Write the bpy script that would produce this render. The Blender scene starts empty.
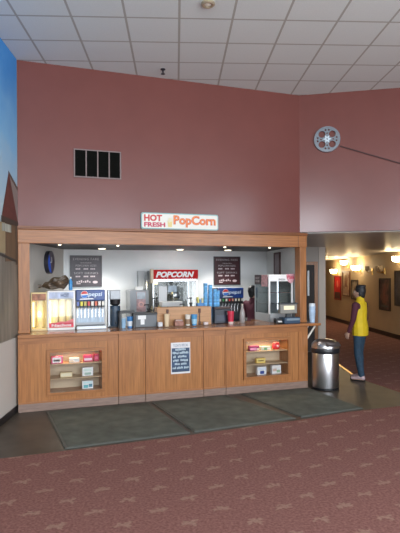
import bpy, bmesh, math, random
from mathutils import Vector, Matrix
random.seed(7)
C = bpy.context.scene.collection
PI = math.pi
# ------------------------------------------------------------------ frames
# world X runs along the concession counter, world Y into the concession, Z up.
# the lobby itself (ceiling tiles, side walls, corridor) is turned by GR against it.
GR = math.atan2(-.2863, .958)
TX, TY = math.cos(GR), math.sin(GR)
def G(a, b): return (a*TX - b*TY, a*TY + b*TX)

# ------------------------------------------------------------------ materials
MATS = {}
def mat(name, col, rough=.5, metal=0, var=0, scale=8, bump=0, spec=.5, emit=None, estr=0, coat=0, trans=0, alpha=1, stretch=(1,1,1)):
    if name in MATS: return MATS[name]
    m = bpy.data.materials.new(name); m.use_nodes = True
    nt = m.node_tree; N = nt.nodes; L = nt.links
    p = N['Principled BSDF']
    p.inputs['Base Color'].default_value = (*col, 1)
    p.inputs['Roughness'].default_value = rough
    p.inputs['Metallic'].default_value = metal
    p.inputs['Specular IOR Level'].default_value = spec
    p.inputs['Coat Weight'].default_value = coat; p.inputs['Coat Roughness'].default_value = .2
    p.inputs['Transmission Weight'].default_value = trans
    p.inputs['Alpha'].default_value = alpha
    if emit:
        p.inputs['Emission Color'].default_value = (*emit, 1); p.inputs['Emission Strength'].default_value = estr
    if var or bump:
        tc = N.new('ShaderNodeTexCoord'); mp = N.new('ShaderNodeMapping'); mp.inputs['Scale'].default_value = stretch
        nz = N.new('ShaderNodeTexNoise'); nz.inputs['Scale'].default_value = scale; nz.inputs['Detail'].default_value = 5
        L.new(tc.outputs['Object'], mp.inputs['Vector']); L.new(mp.outputs[0], nz.inputs['Vector'])
        if var:
            r = N.new('ShaderNodeValToRGB')
            r.color_ramp.elements[0].position = .3; r.color_ramp.elements[1].position = .7
            r.color_ramp.elements[0].color = (*[c*(1-var) for c in col], 1)
            r.color_ramp.elements[1].color = (*[min(1, c*(1+var)) for c in col], 1)
            L.new(nz.outputs['Fac'], r.inputs[0]); L.new(r.outputs[0], p.inputs['Base Color'])
        if bump:
            b = N.new('ShaderNodeBump'); b.inputs['Strength'].default_value = bump; b.inputs['Distance'].default_value = .01
            L.new(nz.outputs['Fac'], b.inputs['Height']); L.new(b.outputs[0], p.inputs['Normal'])
    MATS[name] = m
    return m
def wood(name, col, axis, rough=.35, var=.22):
    st = {'z': (14, 14, .9), 'x': (.9, 14, 14), 'y': (14, .9, 14)}[axis]
    return mat(name, col, rough, 0, var, 3.2, .04, .35, coat=.12, stretch=st)
def glass_mat(name, tint=(1, 1, 1), mix=.12, rough=.03):
    if name in MATS: return MATS[name]
    m = bpy.data.materials.new(name); m.use_nodes = True
    nt = m.node_tree; N = nt.nodes; L = nt.links
    N.remove(N['Principled BSDF'])
    t = N.new('ShaderNodeBsdfTransparent'); t.inputs[0].default_value = (*tint, 1)
    g = N.new('ShaderNodeBsdfGlossy'); g.inputs['Roughness'].default_value = rough
    x = N.new('ShaderNodeMixShader'); x.inputs[0].default_value = mix
    L.new(t.outputs[0], x.inputs[1]); L.new(g.outputs[0], x.inputs[2]); L.new(x.outputs[0], N['Material Output'].inputs[0])
    MATS[name] = m
    return m

# ------------------------------------------------------------------ mesh helpers
def BM(): return bmesh.new()
def box(bm, x0, x1, y0, y1, z0, z1, bev=0):
    vs = [bm.verts.new((x, y, z)) for x in (x0, x1) for y in (y0, y1) for z in (z0, z1)]
    fs = [(0,1,3,2), (4,6,7,5), (0,4,5,1), (2,3,7,6), (0,2,6,4), (1,5,7,3)]
    faces = [bm.faces.new([vs[i] for i in f]) for f in fs]
    if bev:
        es = list({e for f in faces for e in f.edges})
        bmesh.ops.bevel(bm, geom=es, offset=bev, segments=2, affect='EDGES', profile=.6)
    return bm
def bx(*a, bev=0): return box(BM(), *a, bev=bev)
def prism(bm, pts, z0, z1):
    n = len(pts)
    lo = [bm.verts.new((p[0], p[1], z0)) for p in pts]; hi = [bm.verts.new((p[0], p[1], z1)) for p in pts]
    bm.faces.new(list(reversed(lo))); bm.faces.new(hi)
    for i in range(n): bm.faces.new((lo[i], lo[(i+1) % n], hi[(i+1) % n], hi[i]))
    bmesh.ops.recalc_face_normals(bm, faces=bm.faces[:])
    return bm
def slab(bm, p, q, th, z0, z1):
    """vertical wall slab from p to q; thickness to the left of p->q."""
    d = Vector((q[0]-p[0], q[1]-p[1])).normalized(); n = Vector((-d.y, d.x))*th
    return prism(bm, [p, q, (q[0]+n.x, q[1]+n.y), (p[0]+n.x, p[1]+n.y)], z0, z1)
def lathe(bm, prof, x=0, y=0, z=0, seg=24, sx=1, sy=1):
    rings = []
    for r, h in prof:
        if r < 1e-5: rings.append([bm.verts.new((x, y, z+h))])
        else: rings.append([bm.verts.new((x+r*sx*math.cos(2*PI*i/seg), y+r*sy*math.sin(2*PI*i/seg), z+h)) for i in range(seg)])
    for a, b in zip(rings, rings[1:]):
        for i in range(seg):
            j = (i+1) % seg
            if len(a) == 1 and len(b) == 1: continue
            if len(a) == 1: bm.faces.new((a[0], b[j], b[i]))
            elif len(b) == 1: bm.faces.new((a[i], a[j], b[0]))
            else: bm.faces.new((a[i], a[j], b[j], b[i]))
    if len(rings[0]) > 1: bm.faces.new(list(reversed(rings[0])))
    if len(rings[-1]) > 1: bm.faces.new(rings[-1])
    bmesh.ops.recalc_face_normals(bm, faces=bm.faces[:])
    return bm
def tube(bm, pts, r, seg=10):
    pts = [Vector(p) for p in pts]; rings = []
    for i, p in enumerate(pts):
        d = (pts[min(i+1, len(pts)-1)] - pts[max(i-1, 0)]).normalized()
        a = d.orthogonal().normalized() if i == 0 else (a - d*a.dot(d)).normalized()
        b = d.cross(a); rr = r[i] if isinstance(r, (list, tuple)) else r
        rings.append([bm.verts.new(p + a*rr*math.cos(2*PI*k/seg) + b*rr*math.sin(2*PI*k/seg)) for k in range(seg)])
    for u, v in zip(rings, rings[1:]):
        for k in range(seg): bm.faces.new((u[k], u[(k+1) % seg], v[(k+1) % seg], v[k]))
    bm.faces.new(list(reversed(rings[0]))); bm.faces.new(rings[-1])
    bmesh.ops.recalc_face_normals(bm, faces=bm.faces[:])
    return bm
def ball(bm, c, r, sub=2):
    o = bmesh.ops.create_icosphere(bm, subdivisions=sub, radius=1)
    r = r if isinstance(r, (tuple, list)) else (r, r, r)
    for v in o['verts']: v.co = Vector((v.co.x*r[0]+c[0], v.co.y*r[1]+c[1], v.co.z*r[2]+c[2]))
    return bm
def curve_mesh(cu):
    o = bpy.data.objects.new('tmp', cu); C.objects.link(o)
    dg = bpy.context.evaluated_depsgraph_get(); dg.update()
    me = bpy.data.meshes.new_from_object(o.evaluated_get(dg))
    bpy.data.objects.remove(o); bpy.data.curves.remove(cu)
    bm = BM(); bm.from_mesh(me); bpy.data.meshes.remove(me)
    return bm
def plate(loops, th):
    """flat plate in XZ with holes, front at y=0 facing -Y, thickness th backwards."""
    cu = bpy.data.curves.new('tmp', 'CURVE'); cu.dimensions = '2D'; cu.fill_mode = 'BOTH'; cu.extrude = th/2
    for lp in loops:
        s = cu.splines.new('POLY'); s.points.add(len(lp)-1); s.use_cyclic_u = True
        for k, (x, z) in enumerate(lp): s.points[k].co = (x, z, 0, 1)
    bm = curve_mesh(cu)
    for v in bm.verts: v.co = Vector((v.co.x, th/2 - v.co.z, v.co.y))
    bmesh.ops.recalc_face_normals(bm, faces=bm.faces[:])
    return bm
def circ(x, z, r, n=24, r2=None): return [(x+r*math.cos(2*PI*i/n), z+(r2 or r)*math.sin(2*PI*i/n)) for i in range(n)]
def rrect(x0, x1, z0, z1, r, n=5):
    p = []
    for cx, cz, a in ((x1-r, z0+r, -90), (x1-r, z1-r, 0), (x0+r, z1-r, 90), (x0+r, z0+r, 180)):
        for k in range(n+1):
            t = math.radians(a + 90*k/n); p.append((cx+r*math.cos(t), cz+r*math.sin(t)))
    return p
def text(body, x0, x1, z0, z1, y, shear=0, bold=.0, th=.004, space=1.0):
    """lettering fitted into x0..x1, z0..z1, standing on the plane y, facing -Y."""
    cu = bpy.data.curves.new('tmp', 'FONT'); cu.body = body; cu.size = 1; cu.shear = shear; cu.offset = bold
    cu.resolution_u = 3; cu.space_character = space; cu.align_x = 'CENTER'; cu.extrude = .5
    bm = curve_mesh(cu)
    xs = [v.co.x for v in bm.verts]; ys = [v.co.y for v in bm.verts]
    ax, bx_, az, bz = min(xs), max(xs), min(ys), max(ys)
    for v in bm.verts:
        v.co = Vector((x0+(v.co.x-ax)/(bx_-ax)*(x1-x0), y - (v.co.z+.5)*th, z0+(v.co.y-az)/(bz-az)*(z1-z0)))
    return bm
def merge(*bms):
    out = BM()
    for b in bms:
        me = bpy.data.meshes.new('t'); b.to_mesh(me); out.from_mesh(me); bpy.data.meshes.remove(me); b.free()
    return out
def xform(bm, M):
    bmesh.ops.transform(bm, matrix=M, verts=bm.verts[:]); return bm

# ------------------------------------------------------------------ object helpers
def tag(o, label=None, cat=None, group=None, kind=None):
    if label: o['label'] = label
    if cat: o['category'] = cat
    if group: o['group'] = group
    if kind: o['kind'] = kind
    return o
def thing(name, label, cat, loc=(0, 0, 0), rz=0, group=None):
    o = bpy.data.objects.new(name, None); C.objects.link(o); o.empty_display_size = .1
    o.location = loc; o.rotation_euler = (0, 0, rz)
    return tag(o, label, cat, group)
def root_loc(o):
    v = Vector((0, 0, 0))
    while o: v += Vector(o.location); o = o.parent
    return v
def obj(name, bm, m, parent=None, world=True, smooth=None, label=None):
    """world=True: the shape is given in world coordinates (parents unrotated)."""
    if parent is not None and world: bmesh.ops.translate(bm, vec=-root_loc(parent), verts=bm.verts[:])
    me = bpy.data.meshes.new(name); bm.to_mesh(me); bm.free()
    me.materials.append(m)
    if smooth is not None:
        me.polygons.foreach_set('use_smooth', [True]*len(me.polygons))
        try: me.set_sharp_from_angle(angle=math.radians(smooth))
        except Exception: pass
    o = bpy.data.objects.new(name, me); C.objects.link(o)
    if parent is not None: o.parent = parent
    if label: o['label'] = label
    return o
def single(name, bm, m, label, cat, group=None, smooth=None):
    """a thing that is one mesh, with its origin at its base."""
    xs = [v.co for v in bm.verts]
    c = Vector(((min(v.x for v in xs)+max(v.x for v in xs))/2, (min(v.y for v in xs)+max(v.y for v in xs))/2, min(v.z for v in xs)))
    bmesh.ops.translate(bm, vec=-c, verts=bm.verts[:])
    o = obj(name, bm, m, None, smooth=smooth); o.location = c
    return tag(o, label, cat, group)
def struct(name, bm, m, parent=None, rz=0, smooth=None):
    o = obj(name, bm, m, parent, world=parent is None, smooth=smooth); o.rotation_euler = (0, 0, rz)
    o['kind'] = 'structure'
    return o
def copy_tree(o, parent=None):
    c = o.copy(); C.objects.link(c); c.parent = parent
    for ch in list(o.children): copy_tree(ch, c)
    return c
def lamp(name, kind, loc, power, col=(1, 1, 1), rot=(0, 0, 0), **kw):
    l = bpy.data.lights.new(name, kind); l.energy = power; l.color = col
    for k, v in kw.items(): setattr(l, k, v)
    o = bpy.data.objects.new(name, l); C.objects.link(o); o.location = loc; o.rotation_euler = rot
    return o

# ------------------------------------------------------------------ palette
W_Z = wood('oak_upright', (.36, .145, .048), 'z', .34)
W_X = wood('oak_lengthwise', (.35, .14, .047), 'x', .34)
W_D = wood('oak_edge_dark', (.22, .08, .03), 'x', .34)
W_P = wood('oak_panel', (.38, .158, .052), 'z', .34)
W_K = mat('scuffed_kick', (.25, .165, .13), .45, var=.2, scale=5, stretch=(1, 4, 8))
TOPM = wood('worktop', (.26, .125, .065), 'x', .22)
WALLP = mat('maroon_paint', (.172, .054, .044), .5, var=.04, scale=3, bump=.01, spec=.15, coat=.6)
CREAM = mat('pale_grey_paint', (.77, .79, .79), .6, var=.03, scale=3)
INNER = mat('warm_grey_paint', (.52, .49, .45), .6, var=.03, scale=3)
TAN = mat('tan_paint', (.50, .37, .22), .6, var=.04, scale=3)
WHITEP = mat('white_paint', (.66, .58, .50), .6)
BLACK = mat('black_plastic', (.012, .012, .014), .35)
DARK = mat('dark_grey_plastic', (.05, .055, .06), .4)
STEEL = mat('brushed_steel', (.55, .56, .57), .27, 1, var=.08, scale=6, stretch=(40, 40, 1))
STEEL_D = mat('dull_steel', (.42, .44, .46), .4, .7, var=.06, scale=6)
CHROME = mat('chrome', (.75, .76, .78), .12, 1)
WHITE = mat('white_plastic', (.78, .78, .77), .35)
RED = mat('red_plastic', (.55, .02, .02), .4)
NAVY = mat('navy_panel', (.012, .03, .12), .35)
BLUE = mat('bright_blue', (.02, .16, .55), .4)
GOLD = mat('brass', (.7, .45, .13), .3, 1)
GLASS = glass_mat('clear_glass', (.96, .98, .98), .025)
BULB = mat('lit_bulb', (1, .9, .7), .5, emit=(1, .84, .58), estr=5)

# ================================================================== SETTING
H_C, H_S = 4.88, 2.577           # lobby ceiling, underside of the soffit over the corridor
A_L, A_R, B_F, B_E = -.05, 8.47, -11.0, 16.0

# ---- ceiling: mineral tiles in a metal grid (own axes = lobby axes)
def ceiling_material():
    m = bpy.data.materials.new('ceiling_tiles'); m.use_nodes = True
    nt = m.node_tree; N = nt.nodes; L = nt.links; p = N['Principled BSDF']; p.inputs['Roughness'].default_value = .75
    tc = N.new('ShaderNodeTexCoord'); sp = N.new('ShaderNodeSeparateXYZ'); L.new(tc.outputs['Object'], sp.inputs[0])
    def line(out, off):
        a = N.new('ShaderNodeMath'); a.operation = 'SUBTRACT'; L.new(out, a.inputs[0]); a.inputs[1].default_value = off
        w = N.new('ShaderNodeMath'); w.operation = 'PINGPONG'; L.new(a.outputs[0], w.inputs[0]); w.inputs[1].default_value = .314
        c = N.new('ShaderNodeMath'); c.operation = 'LESS_THAN'; L.new(w.outputs[0], c.inputs[0]); c.inputs[1].default_value = .0135
        return c
    la, lb = line(sp.outputs[0], 2.208), line(sp.outputs[1], -1.056)
    mx = N.new('ShaderNodeMath'); mx.operation = 'MAXIMUM'; L.new(la.outputs[0], mx.inputs[0]); L.new(lb.outputs[0], mx.inputs[1])
    nz = N.new('ShaderNodeTexNoise'); nz.inputs['Scale'].default_value = 60; L.new(tc.outputs['Object'], nz.inputs['Vector'])
    r = N.new('ShaderNodeValToRGB'); r.color_ramp.elements[0].color = (.69, .74, .72, 1); r.color_ramp.elements[1].color = (.77, .82, .80, 1)
    L.new(nz.outputs['Fac'], r.inputs[0])
    x = N.new('ShaderNodeMix'); x.data_type = 'RGBA'; L.new(mx.outputs[0], x.inputs[0]); L.new(r.outputs[0], x.inputs[6]); x.inputs[7].default_value = (.44, .44, .40, 1)
    L.new(x.outputs[2], p.inputs['Base Color'])
    b = N.new('ShaderNodeBump'); b.inputs['Strength'].default_value = .3; b.inputs['Distance'].default_value = .01; b.invert = True
    L.new(mx.outputs[0], b.inputs['Height']); L.new(b.outputs[0], p.inputs['Normal'])
    return m
struct('ceiling', bx(A_L-.1, A_R+.1, B_F-.1, 2.2, H_C, H_C+.1), ceiling_material(), rz=GR)

# ---- floors
def carpet_material():
    m = bpy.data.materials.new('patterned_carpet'); m.use_nodes = True
    nt = m.node_tree; N = nt.nodes; L = nt.links; p = N['Principled BSDF']; p.inputs['Roughness'].default_value = .95
    p.inputs['Specular IOR Level'].default_value = .15
    tc = N.new('ShaderNodeTexCoord')
    wob = N.new('ShaderNodeTexNoise'); wob.inputs['Scale'].default_value = 22; wob.inputs['Detail'].default_value = 2; L.new(tc.outputs['Object'], wob.inputs['Vector'])
    def vm(op, a, b):
        n = N.new('ShaderNodeVectorMath'); n.operation = op
        for k, v in ((0, a), (1, b)):
            if isinstance(v, tuple): n.inputs[k].default_value = v
            elif v is not None: L.new(v, n.inputs[k])
        return n
    w0 = vm('SUBTRACT', wob.outputs['Color'], (.5, .5, .5)); w1 = vm('MULTIPLY', w0.outputs[0], (.07, .07, 0))
    pos = vm('ADD', tc.outputs['Object'], w1.outputs[0])
    cell = (.50, .43, 1)
    acc = None
    sets = (((0, 0, 0), [((0, 0), .075, .014, .1), ((.045, .022), .035, .015, .7), ((-.03, -.022), .038, .014, .6), ((.0, .03), .03, .013, -.5)]),
            ((.25, .215, 0), [((0, 0), .055, .02, -.35), ((.04, .03), .03, .017, .5), ((-.045, -.02), .032, .016, .9), ((.035, -.03), .026, .013, -.9)]))
    for off, els in sets:
        q = vm('ADD', pos.outputs[0], off)
        q = vm('WRAP', q.outputs[0], None); q.inputs[1].default_value = (cell[0]/2, cell[1]/2, 1); q.inputs[2].default_value = (-cell[0]/2, -cell[1]/2, -1)
        for (cx, cy), rx, ry, an in els:
            mp = N.new('ShaderNodeMapping'); mp.vector_type = 'TEXTURE'
            mp.inputs['Location'].default_value = (cx, cy, 0); mp.inputs['Rotation'].default_value = (0, 0, an); mp.inputs['Scale'].default_value = (rx, ry, 1e3)
            L.new(q.outputs[0], mp.inputs['Vector'])
            ln = vm('LENGTH', mp.outputs[0], None)
            mr = N.new('ShaderNodeMapRange'); mr.inputs[1].default_value = .75; mr.inputs[2].default_value = 1.25; mr.inputs[3].default_value = 1; mr.inputs[4].default_value = 0
            L.new(ln.outputs['Value'], mr.inputs[0])
            if acc is None: acc = mr.outputs[0]
            else:
                mm = N.new('ShaderNodeMath'); mm.operation = 'MAXIMUM'; L.new(acc, mm.inputs[0]); L.new(mr.outputs[0], mm.inputs[1]); acc = mm.outputs[0]
    n1 = N.new('ShaderNodeTexNoise'); n1.inputs['Scale'].default_value = 45; n1.inputs['Detail'].default_value = 4; L.new(tc.outputs['Object'], n1.inputs['Vector'])
    r = N.new('ShaderNodeValToRGB'); r.color_ramp.elements[0].position = .35; r.color_ramp.elements[1].position = .65
    r.color_ramp.elements[0].color = (.175, .076, .064, 1); r.color_ramp.elements[1].color = (.275, .130, .110, 1)
    L.new(n1.outputs['Fac'], r.inputs[0])
    f = N.new('ShaderNodeMath'); f.operation = 'MULTIPLY'; f.inputs[1].default_value = .30; L.new(acc, f.inputs[0])
    x = N.new('ShaderNodeMix'); x.data_type = 'RGBA'; L.new(f.outputs[0], x.inputs[0]); L.new(r.outputs[0], x.inputs[6]); x.inputs[7].default_value = (.47, .34, .25, 1)
    L.new(x.outputs[2], p.inputs['Base Color'])
    b = N.new('ShaderNodeBump'); b.inputs['Strength'].default_value = .4; b.inputs['Distance'].default_value = .01
    n2 = N.new('ShaderNodeTexNoise'); n2.inputs['Scale'].default_value = 220; L.new(tc.outputs['Object'], n2.inputs['Vector']); L.new(n2.outputs['Fac'], b.inputs['Height']); L.new(b.outputs[0], p.inputs['Normal'])
    return m
def inv(p): return (p[0]*TX + p[1]*TY, -p[0]*TY + p[1]*TX)      # world -> lobby axes
edge = [(.456, -1.77), (1.9, -1.715), (3.41, -1.615), (4.18, -1.50), (5.10, -1.49), (5.50, -1.42), (5.66, -1.0), (5.72, .10), (5.86, .62), (6.31, 1.83), (6.97, 3.28)]
le = inv((-.55, -1.80)); e_g = [(A_L, le[1])] + [inv(p) for p in edge]
dc = inv((6.97, 3.28))
carpet = [(A_L, B_F), (A_R, B_F), (A_R, B_E), (dc[0], B_E)] + list(reversed(e_g))
def flat(pts, z0, z1):
    bm = prism(BM(), pts, z0, z1); bmesh.ops.triangulate(bm, faces=[f for f in bm.faces if len(f.verts) > 4]); return bm
struct('floor', flat(carpet, -.1, 0), carpet_material(), rz=GR)
TILE = mat('dark_slate_tile', (.066, .054, .042), .42, var=.3, scale=3, bump=.05, spec=.3)
struct('floor_tile', flat(e_g + [(4.0, dc[1]+.05), (A_L, 4.2)], -.1, 0), TILE, rz=GR)
struct('trim_1', slab(BM(), (5.88, .66), (6.42, 2.10), .045, 0, .006), GOLD)

# ---- lobby walls
struct('wall_back', bx(-.02, 4.49, .20, .34, 2.50, H_C+.02), WALLP)
s0 = (4.486, .20); s1 = (8.30, -2.123)
struct('wall_right_soffit', slab(BM(), s0, s1, .14, H_S, H_C+.02), WALLP)
wl = struct('wall_left', bx(A_L-.15, A_L, B_F-.1, 4.3, 0, H_C+.02), mat('greyish_wall', (.30, .27, .23), .55, var=.12, scale=4), rz=GR)
struct('wainscot', bx(A_L, A_L+.012, B_F, .165, .09, 1.018), mat('pale_wainscot', (.56, .53, .49), .45), wl)
bl = struct('baseboard_left', bx(A_L, A_L+.022, B_F, .165, 0, .09), BLACK, rz=GR)
wr = struct('wall_right', merge(bx(A_R, A_R+.15, B_F-.1, -9.6, 0, H_C+.02), bx(A_R, A_R+.15, -4.4, -.35, 0, H_C+.02), bx(A_R, A_R+.15, -9.6, -4.4, 0, .25), bx(A_R, A_R+.15, -9.6, -4.4, 4.35, H_C+.02)), WALLP, rz=GR)
for b_ in (-7.85, -6.15): struct('window_frame', bx(A_R+.02, A_R+.12, b_-.05, b_+.05, .25, 4.35), STEEL_D, wr)
wf = struct('wall_front', merge(bx(A_L, A_R, B_F-.12, B_F, 0, .25), bx(A_L, A_R, B_F-.12, B_F, 4.45, H_C)), WALLP, rz=GR)
for k, a in enumerate((A_L+.06, 2.13, 4.21, 6.29, A_R-.06)):
    struct('window_frame', bx(a-.05, a+.05, B_F-.1, B_F, .25, 4.45), STEEL_D, wf)

# ---- corridor beyond the soffit
hc = BM()
def hz(b): return H_S - .155*(max(0, b)/14)
pts = [inv((4.50, .34)), inv((8.30, -1.96)), (A_R, B_E), (4.15, B_E)]
lo = [hc.verts.new((p[0], p[1], hz(p[1]))) for p in pts]; hi = [hc.verts.new((p[0], p[1], H_S+.1)) for p in pts]
hc.faces.new(lo); hc.faces.new(list(reversed(hi)))
for i in range(4): hc.faces.new((lo[i], lo[(i+1) % 4], hi[(i+1) % 4], hi[i]))
bmesh.ops.recalc_face_normals(hc, faces=hc.faces[:])
struct('ceiling_corridor', hc, mat('corridor_ceiling', (.52, .50, .47), .38, var=.03, scale=2), rz=GR)
struct('wall_corridor_right', bx(A_R, A_R+.15, -.35, B_E, 0, H_S+.05), TAN, rz=GR)
struct('wall_corridor_end', bx(dc[0]-.1, A_R+.15, B_E, B_E+.15, 0, H_S+.05), TAN, rz=GR)
struct('wall_corridor_left', bx(dc[0]-.12, dc[0], dc[1]+.12, B_E, 0, H_S), WHITEP, rz=GR)
struct('baseboard_right', bx(A_R-.02, A_R, -.2, B_E, 0, .13), mat('dark_baseboard', (.035, .018, .012), .45), rz=GR)
wd = struct('wall_door', bx(4.13, dc[0], dc[1], dc[1]+.12, 0, H_S), mat('grey_white_paint', (.42, .38, .34), .6), rz=GR)
struct('trim_2', bx(5.585, dc[0]+.004, dc[1]-.02, dc[1], 0, hz(5)-.005), WHITEP, rz=GR)
dr = struct('door_1', bx(4.68, 5.47, dc[1]-.03, dc[1], .01, 2.09), mat('dark_door', (.022, .013, .011), .6, var=.15, scale=4), rz=GR)
struct('door_frame', merge(bx(5.47, 5.55, dc[1]-.045, dc[1], 0, 2.17), bx(4.60, 4.68, dc[1]-.045, dc[1], 0, 2.17), bx(4.68, 5.47, dc[1]-.045, dc[1], 2.09, 2.17)), W_Z, dr)
struct('door_glass', bx(5.30, 5.345, dc[1]-.036, dc[1]-.03, 1.35, 1.95), mat('door_lite', (.35, .35, .36), .1), dr)
struct('door_handle', tube(BM(), [(5.40, dc[1]-.03, 1.0), (5.40, dc[1]-.08, 1.0), (5.30, dc[1]-.08, 1.0)], .011), CHROME, dr)

# ---- concession room shell
struct('wall_concession_back', bx(.66, 5.10, 2.30, 2.42, 0, 2.36), CREAM)
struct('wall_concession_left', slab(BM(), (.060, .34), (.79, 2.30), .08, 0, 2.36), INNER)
struct('wall_concession_right', slab(BM(), (4.575, .34), (4.995, 2.30), .075, 0, 2.56), CREAM)
struct('wall_concession_side', slab(BM(), (4.995, 2.30), G(4.13, dc[1]), .075, 0, 2.56), WHITEP)
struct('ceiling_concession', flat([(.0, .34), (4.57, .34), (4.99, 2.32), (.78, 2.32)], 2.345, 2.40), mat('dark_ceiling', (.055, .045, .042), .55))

# ---- oak surround of the opening
hd = struct('trim_3', bx(.005, 4.592, .155, .335, 2.323, 2.515, bev=.006), W_X)
struct('moulding', merge(bx(-.012, 4.60, .130, .335, 2.515, 2.545, bev=.008), bx(-.004, 4.597, .143, .335, 2.545, 2.562, bev=.003)), W_D, hd)
struct('joint', bx(4.425, 4.431, .152, .156, 2.325, 2.513), BLACK, hd)
for n, x0, x1 in (('trim_4', .010, .163), ('trim_5', 4.464, 4.586)):
    p_ = struct(n, bx(x0, x1, .165, .335, 1.062, 2.323, bev=.006), W_Z)
    struct('plinth', bx(x0-.006, x1+.004, .158, .335, 1.062, 1.10, bev=.004), W_Z, p_)

# ================================================================== COUNTER
KZ, RZ0, RZ1 = .11, .925, 1.022
def cabinet(x0, x1, label, win=None, lines=(), notice=False, left_stile=.0, right_stile=.0):
    t = thing('counter_cabinet', label, 'counter cabinet', ((x0+x1)/2, 0, 0), 0)
    g = .0035
    if win:
        a, b, c, d = win
        body = merge(bx(x0+g, x1-g, .30, .32, KZ, RZ1), bx(x0+g, a, .012, .30, KZ, RZ1), bx(b, x1-g, .012, .30, KZ, RZ1),
                     bx(a, b, .012, .30, KZ, c), bx(a, b, .012, .30, d, RZ1))
    else: body = bx(x0+g, x1-g, .012, .32, KZ, RZ1)
    obj('body', body, W_P, t)
    obj('base_plinth', bx(x0+g, x1-g, 0, .32, 0, KZ, bev=.004), W_K, t)
    obj('base_moulding', bx(x0+g, x1-g, -.004, .012, KZ, KZ+.022, bev=.004), W_X, t)
    obj('top_rail', bx(x0+g, x1-g, 0, .012, RZ0, RZ1), W_X, t)
    for xa, xb in lines: obj('stile', bx(xa, xb, .002, .012, KZ+.022, RZ0), W_Z, t)
    if win:
        a, b, c, d = win; f = .042
        obj('window_frame', plate([[(a-f, c-f), (b+f, c-f), (b+f, d+f), (a-f, d+f)], [(a, c), (b, c), (b, d), (a, d)]], .03), W_X, t, world=False).location = (-(x0+x1)/2, -.016, 0)
        obj('window_pane', bx(a, b, .006, .010, c, d), glass_mat('counter_glass', (.97, .98, .98), .04), t)
        hgt = d-c
        for fz in (.335, .70): obj('display_shelf', bx(a+.001, b-.001, .02, .297, c+hgt*fz-.012, c+hgt*fz), mat('shelf_board', (.50, .34, .20), .4), t)
        obj('backboard', bx(a+.001, b-.001, .288, .298, c, d), mat('niche_back', (.60, .45, .30), .5), t)
        st = obj('light_strip', bx(a+.05, b-.05, .05, .075, d-.010, d-.003), mat('niche_lamp', (1, .9, .6), .5, emit=(1, .78, .35), estr=2), t)
    return t
c1 = cabinet(0, 1.374, 'oak counter cabinet with a candy display window, against the mural wall', (.422, 1.135, .24, .795), ((.0035, .155), (1.22, 1.3705)))
c2 = cabinet(1.374, 1.773, 'narrow oak counter section right beside the left candy display cabinet', None, ((1.3775, 1.53), (1.75, 1.7695)))
c3 = cabinet(1.773, 2.683, 'oak counter cabinet with the printed notice taped to its plain front', None, ((1.7765, 1.92), (2.655, 2.6795)))
c4 = cabinet(2.683, 3.052, 'narrow oak counter section between the notice and the right candy display', None, ((2.6865, 2.84), (3.03, 3.0485)))
c5 = cabinet(3.052, 4.51, 'oak counter cabinet with a candy display window, beside the steel bin', (3.393, 4.137, .25, .812), ((3.0555, 3.20), (4.34, 4.5065)))
T0, T1 = 1.0235, 1.06
wt = thing('worktop', 'long oak worktop with items for sale on top and a wing past the right post', 'worktop', (2.3, 0, T0))
obj('slab', flat([(.0, -.02), (4.725, -.02), (4.765, .32), (4.60, .40), (4.715, 1.0), (3.95, 1.0), (3.95, .74), (.26, .74), (.10, .33), (.03, .18)], T0, T1-.001), TOPM, wt)
obj('front_edge', bx(.0, 4.728, -.052, -.02, T0-.006, T1-.001, bev=.006), W_X, wt)
for y_, n_ in ((.06, 'nearer the lobby'), (.26, 'beside the oak post')):
    single('shelf_bracket', tube(BM(), [(4.529, y_, .80), (4.56, y_, .84), (4.655, y_, .965), (4.685, y_, 1.005)], .016, 8), mat('cream_enamel', (.75, .70, .62), .4), f'cream metal bracket under the worktop wing, {n_}', 'bracket', smooth=40)
# inner side of the counter: open steel framing below the worktop
single('counter_shelving', merge(bx(.36, 4.55, .34, .72, .10, .12), bx(.36, 4.55, .34, .72, .55, .57), *[bx(x, x+.03, .34, .72, 0, T0-.002) for x in (.36, 1.4, 2.5, 3.6, 4.52)]), STEEL_D, 'steel under-counter shelving behind the oak cabinets', 'shelving')

# notice on the centre cabinet
nt_ = thing('printed_notice', 'white edged notice with navy panel taped to the oak counter front', 'notice', (2.315, .011, .378))
obj('paper', bx(2.166, 2.47, .0075, .0105, .378, .848), mat('notice_paper', (.72, .70, .71), .5), nt_)
obj('printed_panel', bx(2.178, 2.458, .005, .0075, .405, .765), mat('notice_blue', (.03, .06, .12), .4, var=.5, scale=9), nt_)
rn = random.Random(3)
for q, spans in ((.742, ((2.235, 2.40),)), (.690, ((2.19, 2.285), (2.30, 2.44))), (.635, ((2.20, 2.25), (2.275, 2.42))), (.578, ((2.20, 2.29), (2.315, 2.44))), (.524, ((2.225, 2.30), (2.32, 2.41))), (.466, ((2.19, 2.25), (2.26, 2.36), (2.37, 2.445)))):
    for x, b in spans:
        hb = BM()
        while x < b-.008:
            w = rn.uniform(.011, .019); h = rn.uniform(.022, .036); dz = rn.uniform(-.004, .004)
            box(hb, x, min(b, x+w), .0035, .005, q-.014+dz, q-.014+h+dz); x += w+.005
        obj('writing', hb, mat('notice_white', (.46, .56, .62), .5), nt_)
obj('heading', text('TODAYS SPECIAL', 2.20, 2.44, .785, .825, .0075, th=.0015, bold=.01), mat('grey_print', (.22, .26, .33), .5), nt_)

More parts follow.
